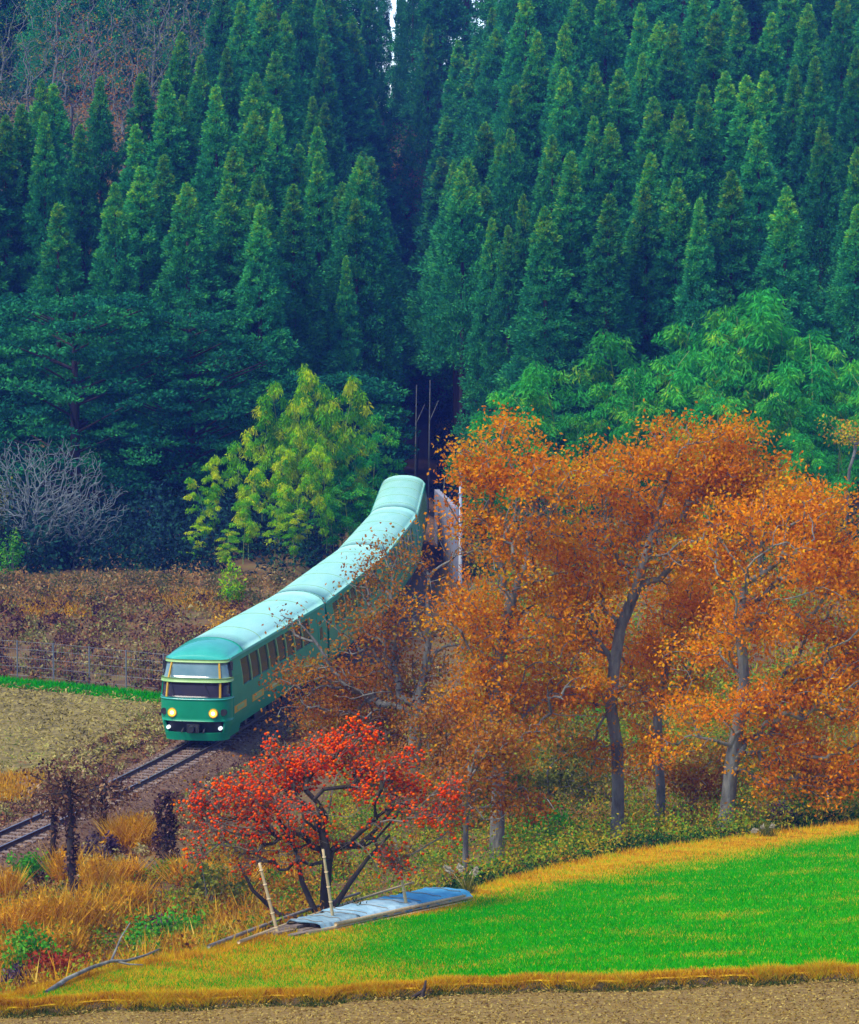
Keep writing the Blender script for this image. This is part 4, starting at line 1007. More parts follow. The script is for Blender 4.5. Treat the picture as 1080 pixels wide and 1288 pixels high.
# ---------------------------------------------------------------- shrubs as single things
def shrub(px, py, w, h, mat, label, group=None, seed=0, n=900, L=0.16, W=0.09, name='shrub', cat='shrub', blades=False, Y=None, twigs=24):
    r = np.random.default_rng(1000 + seed)
    p = hit(px, py) if Y is None else gbase(px, Y)
    s = pxm(p[1]); rw, hh = w / 2 / s, h / s
    t = empty(name, (p[0], p[1], p[2] - 0.03)); tag(t, label, cat, group)
    if blades:
        q = rdirs(n, r)[:, :2] * (r.random(n) ** 0.6)[:, None] * rw * 0.95
        P = np.column_stack([q, np.zeros(n)])
        hb = hh * r.uniform(0.2, 0.95, n)
        V, Fc = blade_geo(P, hb, r.uniform(0.03, 0.075, n), 1.1, r)
        link('foliage', new_mesh('foliage', V, Fc, 3, {'rnd': np.clip(r.random(n) * 0.8 + 0.1, 0, 1)}, mats=[mat]), t)
    nl = n
    cl = 26
    c = rdirs(cl, r) * (r.random(cl) ** 0.35)[:, None]; c[:, 2] = np.abs(c[:, 2])
    C0 = c * np.array([rw * 0.85, rw * 0.8, hh * 0.85]) + np.array([0, 0, 0.08 * hh])
    k = r.integers(0, cl, nl)
    C = C0[k] + r.normal(0, 1, (nl, 3)) * np.array([rw, rw, hh]) * 0.14
    C[:, 2] = np.maximum(C[:, 2], 0.03)
    V, Fq = leaf_geo(C, rdirs(nl, r), r.uniform(0.6, 1.2, nl) * L, r.uniform(0.6, 1.2, nl) * W, r)
    rn = np.clip(r.random(cl)[k] * 0.55 + r.random(nl) * 0.5, 0, 1)
    if blades:
        tag(link('leaves', new_mesh('leaves', *leaf_geo(C * np.array([1.1, 1.1, 0.8]), rdirs(nl, r) + np.array([0, 0, -0.6]), r.uniform(0.12, 0.34, nl), r.uniform(0.03, 0.07, nl), r), 4, {'rnd': rn}, mats=[mat]), t), kind='stuff')
    else:
        link('foliage', new_mesh('foliage', V, Fq, 4, {'rnd': rn}, mats=[mat]), t)
        V1, F1 = tube_geo(np.zeros((twigs, 3)) + r.normal(0, 0.06, (twigs, 3)) * np.array([1, 1, 0]), C0[r.integers(0, cl, twigs)], np.full(twigs, 0.02), np.full(twigs, 0.008), 4)
        link('stem', new_mesh('stem', V1, F1, 4, mats=[M['bark']]), t)
    return t
shrub(165, 1064, 70, 50, M['golden'], 'golden dry grass clump between the vine covered stumps', n=1400, blades=True, name='grass_clump', cat='grass clump', seed=1)
shrub(215, 1196, 130, 62, M['greenleaf'], 'green leafy bush by the fallen branch', seed=2, n=1500)
shrub(40, 1222, 80, 60, M['greenleaf'], 'round green bush beside the red leaved shrub', seed=3, n=1100)
shrub(78, 1236, 110, 42, M['redleaf'], 'low red leaved shrub at the end of the fallen branch', seed=4, n=1300)
shrub(40, 1110, 70, 45, M['greenleaf'], 'small green bush beside the rails', seed=5, n=700)
shrub(205, 1180, 60, 30, M['purple'], 'dusky purple bush in front of the green leafy one', seed=6, n=700)
shrub(290, 770, 40, 55, M['bamboo_y'], 'bright yellow green shrub behind the train roof', seed=7, n=700, Y=172, L=0.25, W=0.1)
shrub(290, 790, 75, 40, M['golden'], 'orange and golden shrub beside the leading railcar roof', seed=8, n=900, Y=163)
shrub(14, 760, 40, 60, M['greenleaf'], 'green shrub at the foot of the leafless grey tree', seed=9, n=700, Y=183, L=0.25)
shrub(130, 1080, 60, 36, M['purple'], 'purple bramble mound below the vine covered stumps', seed=10, n=700)
shrub(265, 1140, 110, 70, M['olive'], 'yellow olive bush at the foot of the persimmon tree', seed=11, n=1300)
shrub(690, 1010, 100, 50, M['greenleaf'], 'green bush under the orange trees', seed=12, n=1100, Y=112)
shrub(985, 1050, 60, 44, M['purple'], 'dusky purple bush beneath the leaning orange tree', seed=13, n=800, Y=109)
shrub(870, 1040, 80, 40, M['bramble'], 'brown bramble bush between the orange tree trunks', seed=14, n=900, Y=110)
shrub(25, 1250, 60, 34, M['purple'], 'grey purple bush beside the round green bush', seed=15, n=600)
for i, (px, py, w, h) in enumerate([(15, 1180, 80, 70), (60, 1175, 70, 75), (100, 1170, 70, 70), (85, 1110, 40, 60), (125, 1120, 60, 60), (160, 1145, 60, 50), (10, 1130, 30, 50), (240, 1110, 60, 50), (75, 1200, 80, 50), (20, 1212, 60, 45), (295, 1120, 50, 50), (160, 1110, 40, 40)]):
    shrub(px, py, w, h, M['golden'], 'tall golden dry grass clump on the slope below the rails', 'golden grass clumps below the rails', seed=30 + i, n=420, blades=True, name='grass_clump', cat='grass clump')
# pampas
def pampas(px, py, tops, label):
    p = hit(px, py); t = empty('pampas_grass', p); tag(t, label, 'pampas grass')
    r = np.random.default_rng(int(px)); n = 160
    V, Fc = blade_geo(np.column_stack([r.normal(0, 0.10, (n, 2)), np.zeros(n)]), r.uniform(0.25, 0.6, n), np.full(n, 0.02), 0.6, r)
    link('foliage', new_mesh('foliage', V, Fc, 3, {'rnd': r.random(n)}, mats=[M['olive']]), t)
    for (tx, ty) in tops:
        q = at(tx, ty, p[1]) - p; m = q * 0.6 + np.array([0, 0, 0.08])
        V, Fc = poly_tube([np.zeros(3), m, q], [0.010, 0.008, 0.005], 5); st = link('stalk', py_mesh('stalk', V, Fc, M['bamboo_pole']), t)
        k = 120; f = r.random(k); C = m + (q - m) * (0.45 + 0.6 * f)[:, None] + r.normal(0, 0.035, (k, 3)) * (1.1 - f)[:, None]
        V, Fq = leaf_geo(C, np.tile((q - m), (k, 1)) + rdirs(k, r) * 0.25, 0.13, 0.03, r)
        link('plume', new_mesh('plume', V, Fq, 4, {'rnd': r.random(k)}, mats=[M['plume']]), t)
pampas(588, 1124, [(560, 1090), (577, 1088), (599, 1092)], 'pale pampas grass plumes beside the blue sheet')
pampas(965, 1052, [(946, 1045), (958, 1040), (972, 1038)], 'pale pampas grass plumes at the top of the bank under the orange tree')

# ---------------------------------------------------------------- vine covered stumps
def vine_post(px0, py0, px1, py1, w, label, seed, bushy=0, n=900, Y=None):
    r = np.random.default_rng(seed)
    p = hit(px0, py0) if Y is None else gbase(px0, Y)
    q = at(px1, py1, p[1]) - p; s = pxm(p[1])
    t = empty('vine_covered_stump', (p[0], p[1], p[2] - 0.1)); tag(t, label, 'stump')
    f = np.linspace(0, 1, 7)[:, None]; P = q * f + np.column_stack([r.normal(0, 0.04, 7), r.normal(0, 0.04, 7), np.zeros(7)]) * (f > 0)
    V, Fc = poly_tube(P, np.linspace(w / 2 / s, w / 2 / s * 0.6, 7) * 0.8 * r.uniform(0.85, 1.15, 7), 9); link('trunk', py_mesh('trunk', V, Fc, M['bark_dark'], True), t)
    k = r.random(n) ** 0.8; a = r.random(n) * 6.283; rr = w / 2 / s * r.uniform(0.5, 1.25, n) * (1.1 - 0.45 * k) * (1 + 0.25 * np.sin(k * 14 + a))
    C = q * k[:, None] + np.column_stack([np.cos(a) * rr, np.sin(a) * rr, r.normal(0, 0.05, n)])
    V, Fq = leaf_geo(C, rdirs(n, r) + np.array([0, 0, -0.5]), r.uniform(0.08, 0.2, n), r.uniform(0.06, 0.11, n), r)
    link('foliage', new_mesh('foliage', V, Fq, 4, {'rnd': r.random(n)}, mats=[M['vine_mix']]), t)
    if bushy:
        m = 900; cl = 26
        c0 = q + rdirs(cl, r) * np.array([bushy * 1.15 / s, bushy * 0.7 / s, bushy * 0.55 / s]) * (r.random(cl) ** 0.4)[:, None] + np.array([0, 0, -0.25]) * r.random((cl, 1)) * 3
        C = c0[r.integers(0, cl, m)] + r.normal(0, 0.24, (m, 3))
        V, Fq = leaf_geo(C, rdirs(m, r) + np.array([0, 0, -0.5]), r.uniform(0.08, 0.2, m), r.uniform(0.06, 0.11, m), r)
        link('crown', new_mesh('crown', V, Fq, 4, {'rnd': r.random(m)}, mats=[M['brownvine']]), t)
        V1, F1 = tube_geo(np.tile(q * 0.9, (cl, 1)), c0, np.full(cl, 0.03), np.full(cl, 0.012), 4); link('branch', new_mesh('branch', V1, F1, 4, mats=[M['bark_dark']]), t)
vine_post(96, 1138, 84, 975, 17, 'tall dead stump crowned with brown vine leaves beside the rails', 201, 50, 500)
vine_post(66, 1110, 70, 985, 10, 'thin dead stump with brown vine leaves next to the tall one', 202, 34, 300)
vine_post(130, 1060, 130, 975, 9, 'short dead stump with a loose brown vine top', 203, 42, 300)
vine_post(209, 1080, 207, 995, 26, 'stout dark stump wrapped in purple vine near the persimmon tree', 204, 0, 1500)

# ---------------------------------------------------------------- props, planks, sheets, branch
SY_ = 82.5
def pole_px(name, pts, r0, label, Yo, mat='bamboo_pole', group=None):
    t = empty(name, at(*pts[0], Yo[0])); tag(t, label, 'pole', group)
    P = [at(*p, y) - np.array(t.location) for p, y in zip(pts, Yo)]
    PP = np.array([P[0] * (1 - f) + P[1] * f for f in np.linspace(0, 1, 9)])
    RR = r0 * (1 - 0.25 * np.linspace(0, 1, 9)); V, Fc = poly_tube(PP, RR, 8)
    link('shaft', py_mesh('shaft', V, Fc, M[mat], True), t)
    for f in np.linspace(0.12, 0.9, 5):
        c = P[0] * (1 - f) + P[1] * f; d = unit((P[1] - P[0])[None])[0] * 0.012
        V, Fc = poly_tube([c - d, c + d], r0 * 1.15, 8); link('node', py_mesh('node', V, Fc, M[mat], True), t)
h1 = hit(350, 1177); h2 = hit(420, 1164); h3 = hit(512, 1143)
pole_px('prop_pole', [(350, 1177), (326, 1085)], 0.045, 'dry bamboo prop under the low bough by the olive bush', [h1[1], h1[1] + 0.1])
pole_px('prop_pole', [(420, 1164), (406, 1068)], 0.042, 'dry bamboo prop beside the main persimmon trunk', [h2[1], h2[1] - 0.1])
pole_px('prop_pole', [(513, 1150), (496, 1052)], 0.045, 'dry bamboo prop next to the blue sheet', [h3[1] - 0.9, h3[1] - 1.0])
# lumber stack along the field edge
pe = lambda px, dy=0.0: np.array(plane_hit(px, np.interp(px, [p[0] for p in edge_px], [p[1] for p in edge_px]) + dy))
st = empty('lumber_pile', pe(430)); tag(st, 'long low pile of old planks and poles lying along the field edge', 'lumber pile')
sl = np.array(st.location)
rr_ = np.random.default_rng(5)
A0, A1 = pe(330, 2), pe(566, 2)
ax = unit((A1 - A0)[None])[0]; side = unit(np.cross(ax, [0, 0, 1.0])[None])[0]; upv = np.cross(side, ax)
Ltot = np.linalg.norm(A1 - A0)
def oriented_box(l0, l1, s0, s1, z0, z1):
    V = [A0 + ax * a + side * b_ + upv * c - sl for a in (l0, l1) for b_ in (s0, s1) for c in (z0, z1)]
    return V, [(0, 1, 3, 2), (4, 6, 7, 5), (0, 4, 5, 1), (2, 3, 7, 6), (0, 2, 6, 4), (1, 5, 7, 3)]
for lay in range(2):
    for kx in range(5):
        a_ = rr_.uniform(0.0, 1.3) + (0.0 if lay < 1 else 1.0); b_ = Ltot - rr_.uniform(0.1, 0.9)
        s0 = -0.50 + kx * 0.21 + rr_.uniform(-0.02, 0.02)
        V, Fc = oriented_box(a_, b_, s0, s0 + 0.18, 0.05 + lay * 0.075, 0.05 + lay * 0.075 + 0.06)
        link('plank', py_mesh('plank', V, Fc, M['plank']), st)
for (l0, l1, s_, z_) in ((1.0, Ltot + 0.0, 0.62, 0.10), (1.6, Ltot - 0.1, 0.74, 0.04), (2.2, Ltot - 0.4, 0.66, 0.19)):
    P = [A0 + ax * (l0 + (l1 - l0) * f) + side * (s_ + 0.02 * math.sin(7 * f)) + upv * z_ - sl for f in np.linspace(0, 1, 8)]
    V, Fc = poly_tube(P, np.linspace(0.05, 0.035, 8), 8); link('pole', py_mesh('pole', V, Fc, M['bamboo_pole'], True), st)
def long_pole(px0, dy0, px1, dy1, rad, label, mat='twig'):
    a_, b_ = pe(px0, dy0), pe(px1, dy1); a_[2] += 0.10; b_[2] += 0.16
    t = empty('long_pole', a_); tag(t, label, 'pole')
    P = [(b_ - a_) * f + np.array([0, 0, 0.05 * math.sin(3 * f)]) for f in np.linspace(0, 1, 10)]
    V, Fc = poly_tube(P, np.linspace(rad, rad * 0.7, 10), 8); link('shaft', py_mesh('shaft', V, Fc, M[mat], True), t)
    for f in (0.2, 0.4, 0.6, 0.8):
        c = (b_ - a_) * f + np.array([0, 0, 0.05 * math.sin(3 * f)]); d = unit((b_ - a_)[None])[0] * 0.012
        V, Fc = poly_tube([c - d, c + d], rad * 1.08, 8); link('node', py_mesh('node', V, Fc, M[mat], True), t)
long_pole(262, 2, 452, -24, 0.05, 'long pale pole lying from the slope onto the plank pile', 'twig')
long_pole(300, 4, 520, -22, 0.045, 'thin brown pole lying along the plank pile', 'bamboo_pole')
def sheet(l0, l1, s0, s1, z0, mat, label, seed, sag=0.0):
    r = np.random.default_rng(seed); nu, nv = 60, 26
    Lg, Sg = np.meshgrid(np.linspace(0, 1, nu), np.linspace(0, 1, nv), indexing='ij')
    h = z0 + 0.015 * np.sin(Sg * np.pi) + 0.012 * np.sin(Lg * 19 + 3 * np.sin(Sg * 5 + seed)) + 0.006 * np.sin(Lg * 51 + Sg * 17) - sag * Lg
    h = h - 0.13 * sst(0.90, 1.0, Sg) - 0.08 * sst(0.10, 0.0, Sg)
    l = l0 + (l1 - l0) * Lg + 0.06 * np.sin(Sg * 9 + seed) * (np.abs(Lg - 0.5) > 0.45)
    s_ = s0 + (s1 - s0) * Sg + 0.03 * np.sin(Lg * 31 + seed)
    G = A0 + ax * l[..., None] + side * s_[..., None] + upv * h[..., None]
    o_ = A0 + ax * (l0 + l1) / 2 + upv * 0.05
    t = empty('plastic_sheet', o_); tag(t, label, 'tarpaulin')
    m = MB().slab(G - o_, np.array([0, 0, -0.012])); m.build('cover', mat, t, True)
    for f in np.linspace(0.12, 0.88, 3):
        i = int(f * (nu - 1)); V, Fc = poly_tube([G[i, j] - o_ + np.array([0, 0, 0.012]) for j in range(0, nv, 2)], 0.010, 5)
        link('tie_rope', py_mesh('tie_rope', V, Fc, M['twig']), t)
sheet(Ltot * 0.70, Ltot + 0.12, -0.72, 0.62, 0.245, M['tarp_blue'], 'bright blue plastic sheet over the upper end of the plank pile', 3)
sheet(Ltot * 0.40, Ltot * 0.715, -0.70, 0.66, 0.245, M['tarp_pale'], 'faded pale blue sheet over the middle of the plank pile', 9)
sheet(Ltot * 0.19, Ltot * 0.415, -0.50, 0.62, 0.235, M['tarp_grey'], 'crumpled blue grey sheet over the lower end of the plank pile', 14)
# fallen branch
bt = empty('fallen_branch', pe(62, -4)); tag(bt, 'long crooked fallen branch lying on the field edge', 'branch')
bl = np.array(bt.location)
def br(pts, r0, r1, name):
    P = []
    for (x, dy, up) in pts:
        q = pe(x, dy); q[2] += up; P.append(q - bl)
    V, Fc = poly_tube(P, np.linspace(r0, r1, len(P)), 8); link(name, py_mesh(name, V, Fc, M['bark'], True), bt)
br([(58, 8, 0.05), (85, 4, 0.16), (115, 2, 0.22), (140, 2, 0.24), (158, 5, 0.2), (182, 4, 0.22), (200, 2, 0.26)], 0.055, 0.022, 'limb')
br([(140, 2, 0.24), (146, -2, 0.4), (152, -4, 0.6), (164, -4, 0.9)], 0.032, 0.012, 'fork')
br([(150, 4, 0.2), (162, 8, 0.16), (180, 10, 0.12)], 0.03, 0.012, 'twig')
# charred stub on the tilled edge
p = hit(530, 1255); t = empty('wooden_stub', p); tag(t, 'small dark broken stake at the edge of the tilled soil', 'stake')
V, Fc = poly_tube([(0, 0, -0.05), (0.02, 0, 0.10), (0.06, 0, 0.2), (0.09, 0, 0.36)], [0.06, 0.05, 0.035, 0.02], 7); link('stem', py_mesh('stem', V, Fc, M['bark_dark'], True), t)
V, Fc = poly_tube([(-0.22, 0, 0.0), (-0.10, 0, 0.06), (0.0, 0, 0.12)], [0.02, 0.035, 0.045], 6); link('root', py_mesh('root', V, Fc, M['bark_dark'], True), t)
# wire fence behind the stubble field
def Yf(X): return Yst(X) + 3.0 + 0.1 * np.sin(X)
fe = empty('wire_fence', (-18, float(Yf(-18)), float(zg(-18, Yf(-18))))); tag(fe, 'low wire mesh fence in front of the bramble bank', 'fence')
fl = np.array(fe.location)
pm = MB().bar((0, 0, -0.2), (0, 0, 1.75), 0.035, 0.035, 7).mesh('post', M['wire'])
for x in np.arange(-31, -10.2, 1.75):
    y = float(Yf(x)); link('post', pm, fe, (x - fl[0], y - fl[1], float(zg(x, y)) - fl[2]))
for hz in (0.15, 0.55, 0.95, 1.35, 1.7):
    P = [np.array([x, float(Yf(x)), float(zg(x, Yf(x))) + hz]) - fl for x in np.arange(-31, -10.2, 0.875)]
    V, Fc = poly_tube(P, 0.008, 4); link('wire', py_mesh('wire', V, Fc, M['wire']), fe)
xm = np.arange(-31, -10.6, 0.12); A_ = np.stack([xm, Yf(xm), zg(xm, Yf(xm)) + 0.1], 1) - fl; B_ = A_ + np.array([0, 0, 1.6])
V, Fq = tube_geo(A_, B_, np.full(len(xm), 0.006), np.full(len(xm), 0.006), 3)
tag(link('mesh_wire', new_mesh('mesh_wire', V, Fq, 4, mats=[M['wire']]), fe), kind='stuff')

# ---------------------------------------------------------------- undergrowth (uncountable)
def thicket(name, pts, rad, hgt, per, mat, label, L, W, r, cat='undergrowth', bias=0.0):
    n = len(pts) * per
    c = np.repeat(pts, per, 0); R = np.repeat(rad, per); H = np.repeat(hgt, per)
    off = rdirs(n, r) * (r.random(n) ** 0.45)[:, None]; off[:, 2] = np.abs(off[:, 2])
    C = c + off * np.stack([R, R, H], 1)
    V, Fq = leaf_geo(C, rdirs(n, r) + np.array([0, 0, -0.2]), r.uniform(0.6, 1.3, n) * L, r.uniform(0.6, 1.2, n) * W, r)
    rn = np.clip(np.repeat(r.random(len(pts)), per) * 0.85 + (r.random(n) - 0.25) * 0.3 + bias, 0, 1)
    o = link(name, new_mesh(name, V, Fq, 4, {'rnd': rn}, mats=[mat])); tag(o, label, cat, kind='stuff'); return o
def blades(name, pts, h, w, lean_, rn, mat, label, r, cat='grass'):
    V, Fc = blade_geo(pts, h, w, lean_, r)
    o = link(name, new_mesh(name, V, Fc, 3, {'rnd': rn}, mats=[mat])); tag(o, label, cat, kind='stuff'); return o
def gp(X, Y, dz=0.0):
    return np.stack([X, Y, zg(X, Y) + dz], 1)
ru = np.random.default_rng(303)
U_ = ru.uniform
# bramble bank
n = 1300; X = U_(-40, -3.5, n); Y = Yst(X) + 2.4 + ru.random(n) * (173 - Yst(X)); k = (X < xt(Y) - 3.4) & (Y < 174); X, Y = X[k], Y[k]; n = len(X)
thicket('brambles', gp(X, Y), U_(0.4, 0.9, n), U_(0.4, 0.95, n), 40, M['bramble'], 'purple brown brambles covering the bank behind the wire fence', 0.2, 0.12, ru)
n = 520; Y = U_(170, 183, n); X = xt(Y) - 3.4 - ru.random(n) * 28
thicket('bank_shrubs', gp(X, Y), U_(0.4, 0.9, n), U_(0.4, 1.1, n), 46, M['crest'], 'olive and tan shrubs along the crest of the bramble bank', 0.18, 0.10, ru)
n = 12000; Y = U_(168, 176, n); X = xt(Y) - 4 - ru.random(n) * 28; k = np.sin(X * 0.9) + np.sin(Y * 0.8 + X * 0.5 + 1) > 0.35; X, Y = X[k], Y[k]; n = len(X)
blades('crest_grass', gp(X, Y), U_(0.2, 0.6, n), U_(0.04, 0.09, n), 1.2, ru.random(n), M['golden'], 'tan dry grass on the crest of the bramble bank', ru)
# green strip
n = 14000; X = -9 - ru.random(n) * 26; Y = Yst(X) - 0.2 + (ru.random(n) ** 0.8) * 2.3
m_ = X < xt(Y) - 3.2; X, Y = X[m_], Y[m_]; n = len(X)
blades('grass_strip', gp(X, Y), U_(0.12, 0.3, n), U_(0.05, 0.09, n), 0.8, ru.random(n) * 0.85, M['grass'], 'narrow bright green grass strip between stubble field and fence', ru)
# stubble litter
n = 34000; X = U_(-40, -9.0, n); Y = 112 + ru.random(n) * (Yst(X) + 0.5 - 112); k = X < xt(Y) - 3.0; X, Y = X[k], Y[k]; n = len(X)
V, Fq = leaf_geo(gp(X, Y, 0.07) + np.column_stack([np.zeros((n, 2)), U_(0, 0.14, n)]), rdirs(n, ru) * np.array([1, 1, 0.6]), U_(0.10, 0.32, n), U_(0.03, 0.09, n), ru)
tag(link('stubble_straw', new_mesh('stubble_straw', V, Fq, 4, {'rnd': np.clip(ru.random(n) * 0.75 + 0.2 * np.sin(X * 0.8 + Y * 0.3) + 0.15, 0, 1)}, mats=[M['litter']])), 'dry straw and leaves strewn over the stubble field', 'straw', kind='stuff')
# golden patch at the field corner
n = 7000; Y = U_(122, 127.5, n); X = -14.5 - ru.random(n) * 9
blades('golden_verge', gp(X, Y), U_(0.2, 0.5, n), U_(0.03, 0.07, n), 0.6, ru.random(n) * 0.9, M['golden'], 'golden grass verge at the corner of the stubble field', ru)
# trackside weeds
n = 1700; Y = 96 + ru.random(n) * 60; sd_ = np.where(ru.random(n) < 0.4, -1, 1); X = xt(Y) + sd_ * U_(1.75, 5.2, n)
thicket('trackside_weeds', gp(X, Y), U_(0.12, 0.42, n), U_(0.08, 0.42, n), 34, M['bramble'], 'low brown weeds along both sides of the rails', 0.13, 0.08, ru, bias=0.1)
n = 26000; Y = 96 + ru.random(n) * 60; X = xt(Y) + np.where(ru.random(n) < 0.35, -1, 1) * np.abs(ru.normal(3.0, 1.6, n))
V, Fq = leaf_geo(np.stack([X, Y, np.maximum(zg(X, Y), np.interp(np.abs(X - xt(Y)), [0, 1.05, 1.45, 2.2], [-0.19, -0.19, -0.27, -0.70]) + zr(Y)) + 0.04], 1), rdirs(n, ru) * np.array([1, 1, 0.5]), U_(0.06, 0.16, n), U_(0.04, 0.09, n), ru)
tag(link('fallen_leaves', new_mesh('fallen_leaves', V, Fq, 4, {'rnd': ru.random(n)}, mats=[M['brownvine']])), 'fallen brown leaves beside the railway track', 'leaves', kind='stuff')
# slope below the rails
def slope_pts(n, s0, s1, x0, x1):
    X = U_(x0, x1, n); Y = Ye(X) + U_(s0, s1, n) ** 1.0; return X, Y
X, Y = slope_pts(1800, 0.6, 36, -22, -3.0); k = Y < (130 - 0.0) ; k &= (np.abs(X - xt(Y)) > 3.2); X, Y = X[k], Y[k]; n = len(X)
thicket('slope_scrub', gp(X, Y), U_(0.25, 0.7, n), U_(0.2, 0.8, n), 46, M['mix'], 'tangled autumn scrub on the slope between field and rails', 0.13, 0.075, ru, bias=0.05)
X, Y = slope_pts(800, 0.6, 34, -22, -2.5); k = (np.abs(X - xt(Y)) > 2.6); X, Y = X[k], Y[k]; n = len(X)
thicket('rust_scrub', gp(X, Y), U_(0.25, 0.6, n), U_(0.2, 0.9, n), 60, M['rust'], 'rust coloured tangle among the dry grass below the rails', 0.11, 0.06, ru, bias=-0.1)
X, Y = slope_pts(15000, 0.3, 32, -22, -4); k = (np.abs(X - xt(Y)) > 3.4) & (np.sin(X * 1.1 + 2) + np.sin(Y * 0.5 + X * 0.4) > -0.3); X, Y = X[k], Y[k]; n = len(X)
blades('slope_grass', gp(X, Y), U_(0.25, 0.9, n), U_(0.03, 0.07, n), 0.8, ru.random(n), M['golden'], 'tall dry orange grass on the slope between field and rails', ru)
# understorey under the orange trees
n = 2300; X = U_(-3.5, 24, n); Y = np.maximum(Ye(X) + 0.8, 90) + ru.random(n) ** 1.2 * 42; k = X - xt(Y) > 3.2; X, Y = X[k], Y[k]; n = len(X)
thicket('undergrowth', gp(X, Y), U_(0.35, 0.8, n), U_(0.4, 1.7, n), 74, M['mix'], 'mixed green and russet undergrowth beneath the orange trees', 0.12, 0.06, ru)
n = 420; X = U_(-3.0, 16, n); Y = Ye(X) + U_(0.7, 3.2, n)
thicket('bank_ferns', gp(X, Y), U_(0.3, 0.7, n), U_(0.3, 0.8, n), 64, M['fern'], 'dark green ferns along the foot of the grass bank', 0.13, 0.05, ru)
n = 800; X = U_(1.5, 34, n); Y = U_(132, 205, n); k = X > xt(Y) + 4.5; X, Y = X[k], Y[k]; n = len(X)
thicket('valley_scrub', gp(X, Y), U_(0.6, 1.4, n), U_(0.6, 2.6, n), 60, M['mix'], 'olive and golden scrub on the valley floor behind the orange trees', 0.24, 0.13, ru, bias=0.1)
n = 12000; X = U_(1.5, 34, n); Y = U_(120, 205, n); k = (X > xt(Y) + 4.5) & (np.sin(X * 0.5) + np.sin(Y * 0.21 + 1) > -0.2); X, Y = X[k], Y[k]; n = len(X)
blades('valley_grass', gp(X, Y), U_(0.3, 0.8, n), U_(0.05, 0.1, n), 0.7, ru.random(n), M['dry'], 'pale dry grass on the valley floor behind the orange trees', ru)
# forest edge
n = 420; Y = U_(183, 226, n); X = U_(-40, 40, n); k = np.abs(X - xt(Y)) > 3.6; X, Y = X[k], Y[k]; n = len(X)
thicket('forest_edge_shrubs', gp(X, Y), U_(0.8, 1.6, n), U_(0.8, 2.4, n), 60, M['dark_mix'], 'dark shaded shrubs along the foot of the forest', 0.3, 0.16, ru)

n = 500; X = U_(-45, -9, n); Y = U_(262, 335, n)
thicket('hillside_scrub', gp(X, Y), U_(0.8, 2.0, n), U_(1.0, 3.5, n), 60, M['dark_mix'], 'dusky scrub on the hillside among the leafless trees', 0.36, 0.2, ru)
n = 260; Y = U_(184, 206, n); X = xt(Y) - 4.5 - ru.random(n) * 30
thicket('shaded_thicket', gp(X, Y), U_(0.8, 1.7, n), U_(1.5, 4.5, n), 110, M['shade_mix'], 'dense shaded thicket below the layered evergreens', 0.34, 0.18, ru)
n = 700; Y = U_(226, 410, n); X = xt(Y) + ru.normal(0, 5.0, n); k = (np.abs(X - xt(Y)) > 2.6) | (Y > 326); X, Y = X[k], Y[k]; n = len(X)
thicket('gap_thicket', gp(X, Y), U_(0.6, 1.5, n), U_(0.6, 2.2, n), 70, M['shade_mix'], 'shrubs coloured dark as shade on the floor of the railway gap', 0.34, 0.18, ru)  # added to cover sunlit earth; the leaf colour carries the shade
# ---------------------------------------------------------------- field grass
n = 330000
X = U_(-13, 17, n); f = ru.random(n); Y = Ys(X) + 0.02 + (Ye(X) - Ys(X)) * f
vis = np.abs(X / Y) < 0.140; X, Y = X[vis], Y[vis]; n = len(X)
dr = dryness(X, Y); isdry = ru.random(n) < dr * 0.92 + 0.03
gX, gY = X[~isdry], Y[~isdry]; m = len(gX)
tone = 0.45 + 0.18 * np.sin(gX * 0.8 + 0.5 * gY) + 0.12 * np.sin(gY * 2.3 + gX * 0.15)
P = np.stack([gX, gY, field_z(gX, gY) + wob(gX, gY, 2.0, 0.03) - 0.01], 1)
blades('meadow_grass', P, U_(0.05, 0.12, m), U_(0.014, 0.03, m), 0.9, np.clip(ru.random(m) ** 1.2 * 0.75 + tone * 0.35, 0, 1) * np.where(ru.random(m) < 0.97, 0.93, 1.07).clip(0, 1), M['grass'], 'short bright green grass covering the field', ru)
dX, dY = X[isdry], Y[isdry]; m = len(dX)
edge_h = 0.06 + 0.10 * (1 - sst(0, 1.2, np.minimum(Ye(dX) - dY, (dY - Ys(dX)) * 1.3)))
P = np.stack([dX, dY, field_z(dX, dY) + wob(dX, dY, 2.0, 0.03) - 0.01], 1)
red = 0.32 * (1 - sst(0.1, 0.9, dY - Ys(dX)))
blades('withered_grass', P, edge_h * U_(0.6, 1.3, m), U_(0.014, 0.032, m), 0.9, np.clip(ru.random(m) * 0.75 + 0.12 - red + 0.16 * np.sin(dX * 1.7 + 2 * np.sin(dY * 1.1)) + 0.12 * np.sin(dX * 4.3 + dY * 2.9), 0, 1), M['dry'], 'withered yellow grass along the field margins', ru)
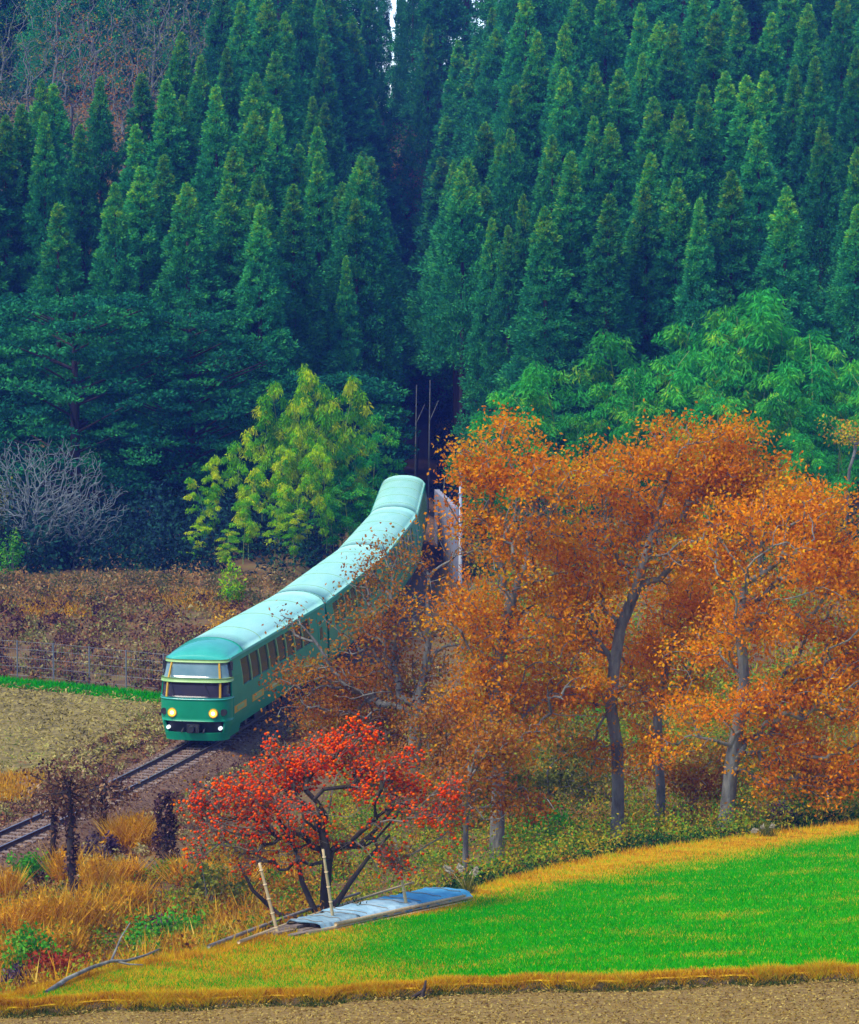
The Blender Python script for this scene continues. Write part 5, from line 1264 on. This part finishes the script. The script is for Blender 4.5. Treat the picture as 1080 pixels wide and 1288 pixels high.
# overhanging fringe above the tilled soil
n = 60000; X = U_(-12, 13, n); off_ = ru.normal(0.10, 0.18, n).clip(-0.17, 0.8); Y = Ys(X) + off_
lum = 0.55 + 0.25 * np.sin(X * 3.1 + np.sin(X * 1.7) * 2) + 0.2 * np.sin(X * 11 + 3 * np.sin(X * 5))
P = np.stack([X, Y, field_z(X, Y) - 0.02 - 0.8 * np.maximum(0, -off_ + 0.03)], 1)
blades('bank_fringe', P, U_(0.05, 0.22, n) * (0.35 + lum * 0.9), U_(0.012, 0.03, n), 1.3, np.clip(ru.random(n) * 0.8 + 0.3 * (lum - 0.4), 0, 1), M['dry'], 'orange dry grass fringe above the tilled soil', ru)
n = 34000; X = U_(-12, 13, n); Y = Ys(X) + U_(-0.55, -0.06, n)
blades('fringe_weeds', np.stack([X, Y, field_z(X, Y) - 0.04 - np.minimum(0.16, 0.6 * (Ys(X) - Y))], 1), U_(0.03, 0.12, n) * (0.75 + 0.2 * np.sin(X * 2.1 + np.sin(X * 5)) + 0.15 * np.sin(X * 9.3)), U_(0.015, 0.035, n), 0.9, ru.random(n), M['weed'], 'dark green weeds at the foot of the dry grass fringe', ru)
n = 34000; Y = U_(60, 70, n); X = U_(-11, 11, n); k = Y < Ys(X) - 0.02; X, Y = X[k], Y[k]; n = len(X)
V, Fq = leaf_geo(np.stack([X, Y, field_z(X, Y) - 0.16 + U_(0, 0.03, n)], 1), rdirs(n, ru) * np.array([1, 1, 0.35]), U_(0.03, 0.11, n), U_(0.012, 0.04, n), ru)
tag(link('soil_straw', new_mesh('soil_straw', V, Fq, 4, {'rnd': ru.random(n)}, mats=[M['litter_soil']])), 'straw scraps scattered over the tilled soil', 'straw', kind='stuff')

# ---------------------------------------------------------------- haze
hz = MB().box(-262, 262, -22, 462, -6, 90).mesh('haze', None)
m, nt, out = nmat('valley_haze')
pv = nt.nodes.new('ShaderNodeVolumePrincipled')
pv.inputs['Color'].default_value = (0.10, 0.20, 1.0, 1); pv.inputs['Density'].default_value = 0.00031; pv.inputs['Anisotropy'].default_value = 0.0
nt.links.new(pv.outputs[0], out.inputs['Volume'])
hz.materials.append(m)
ho = link('haze', hz); tag(ho, 'thin blue haze filling the valley', 'haze', kind='stuff')
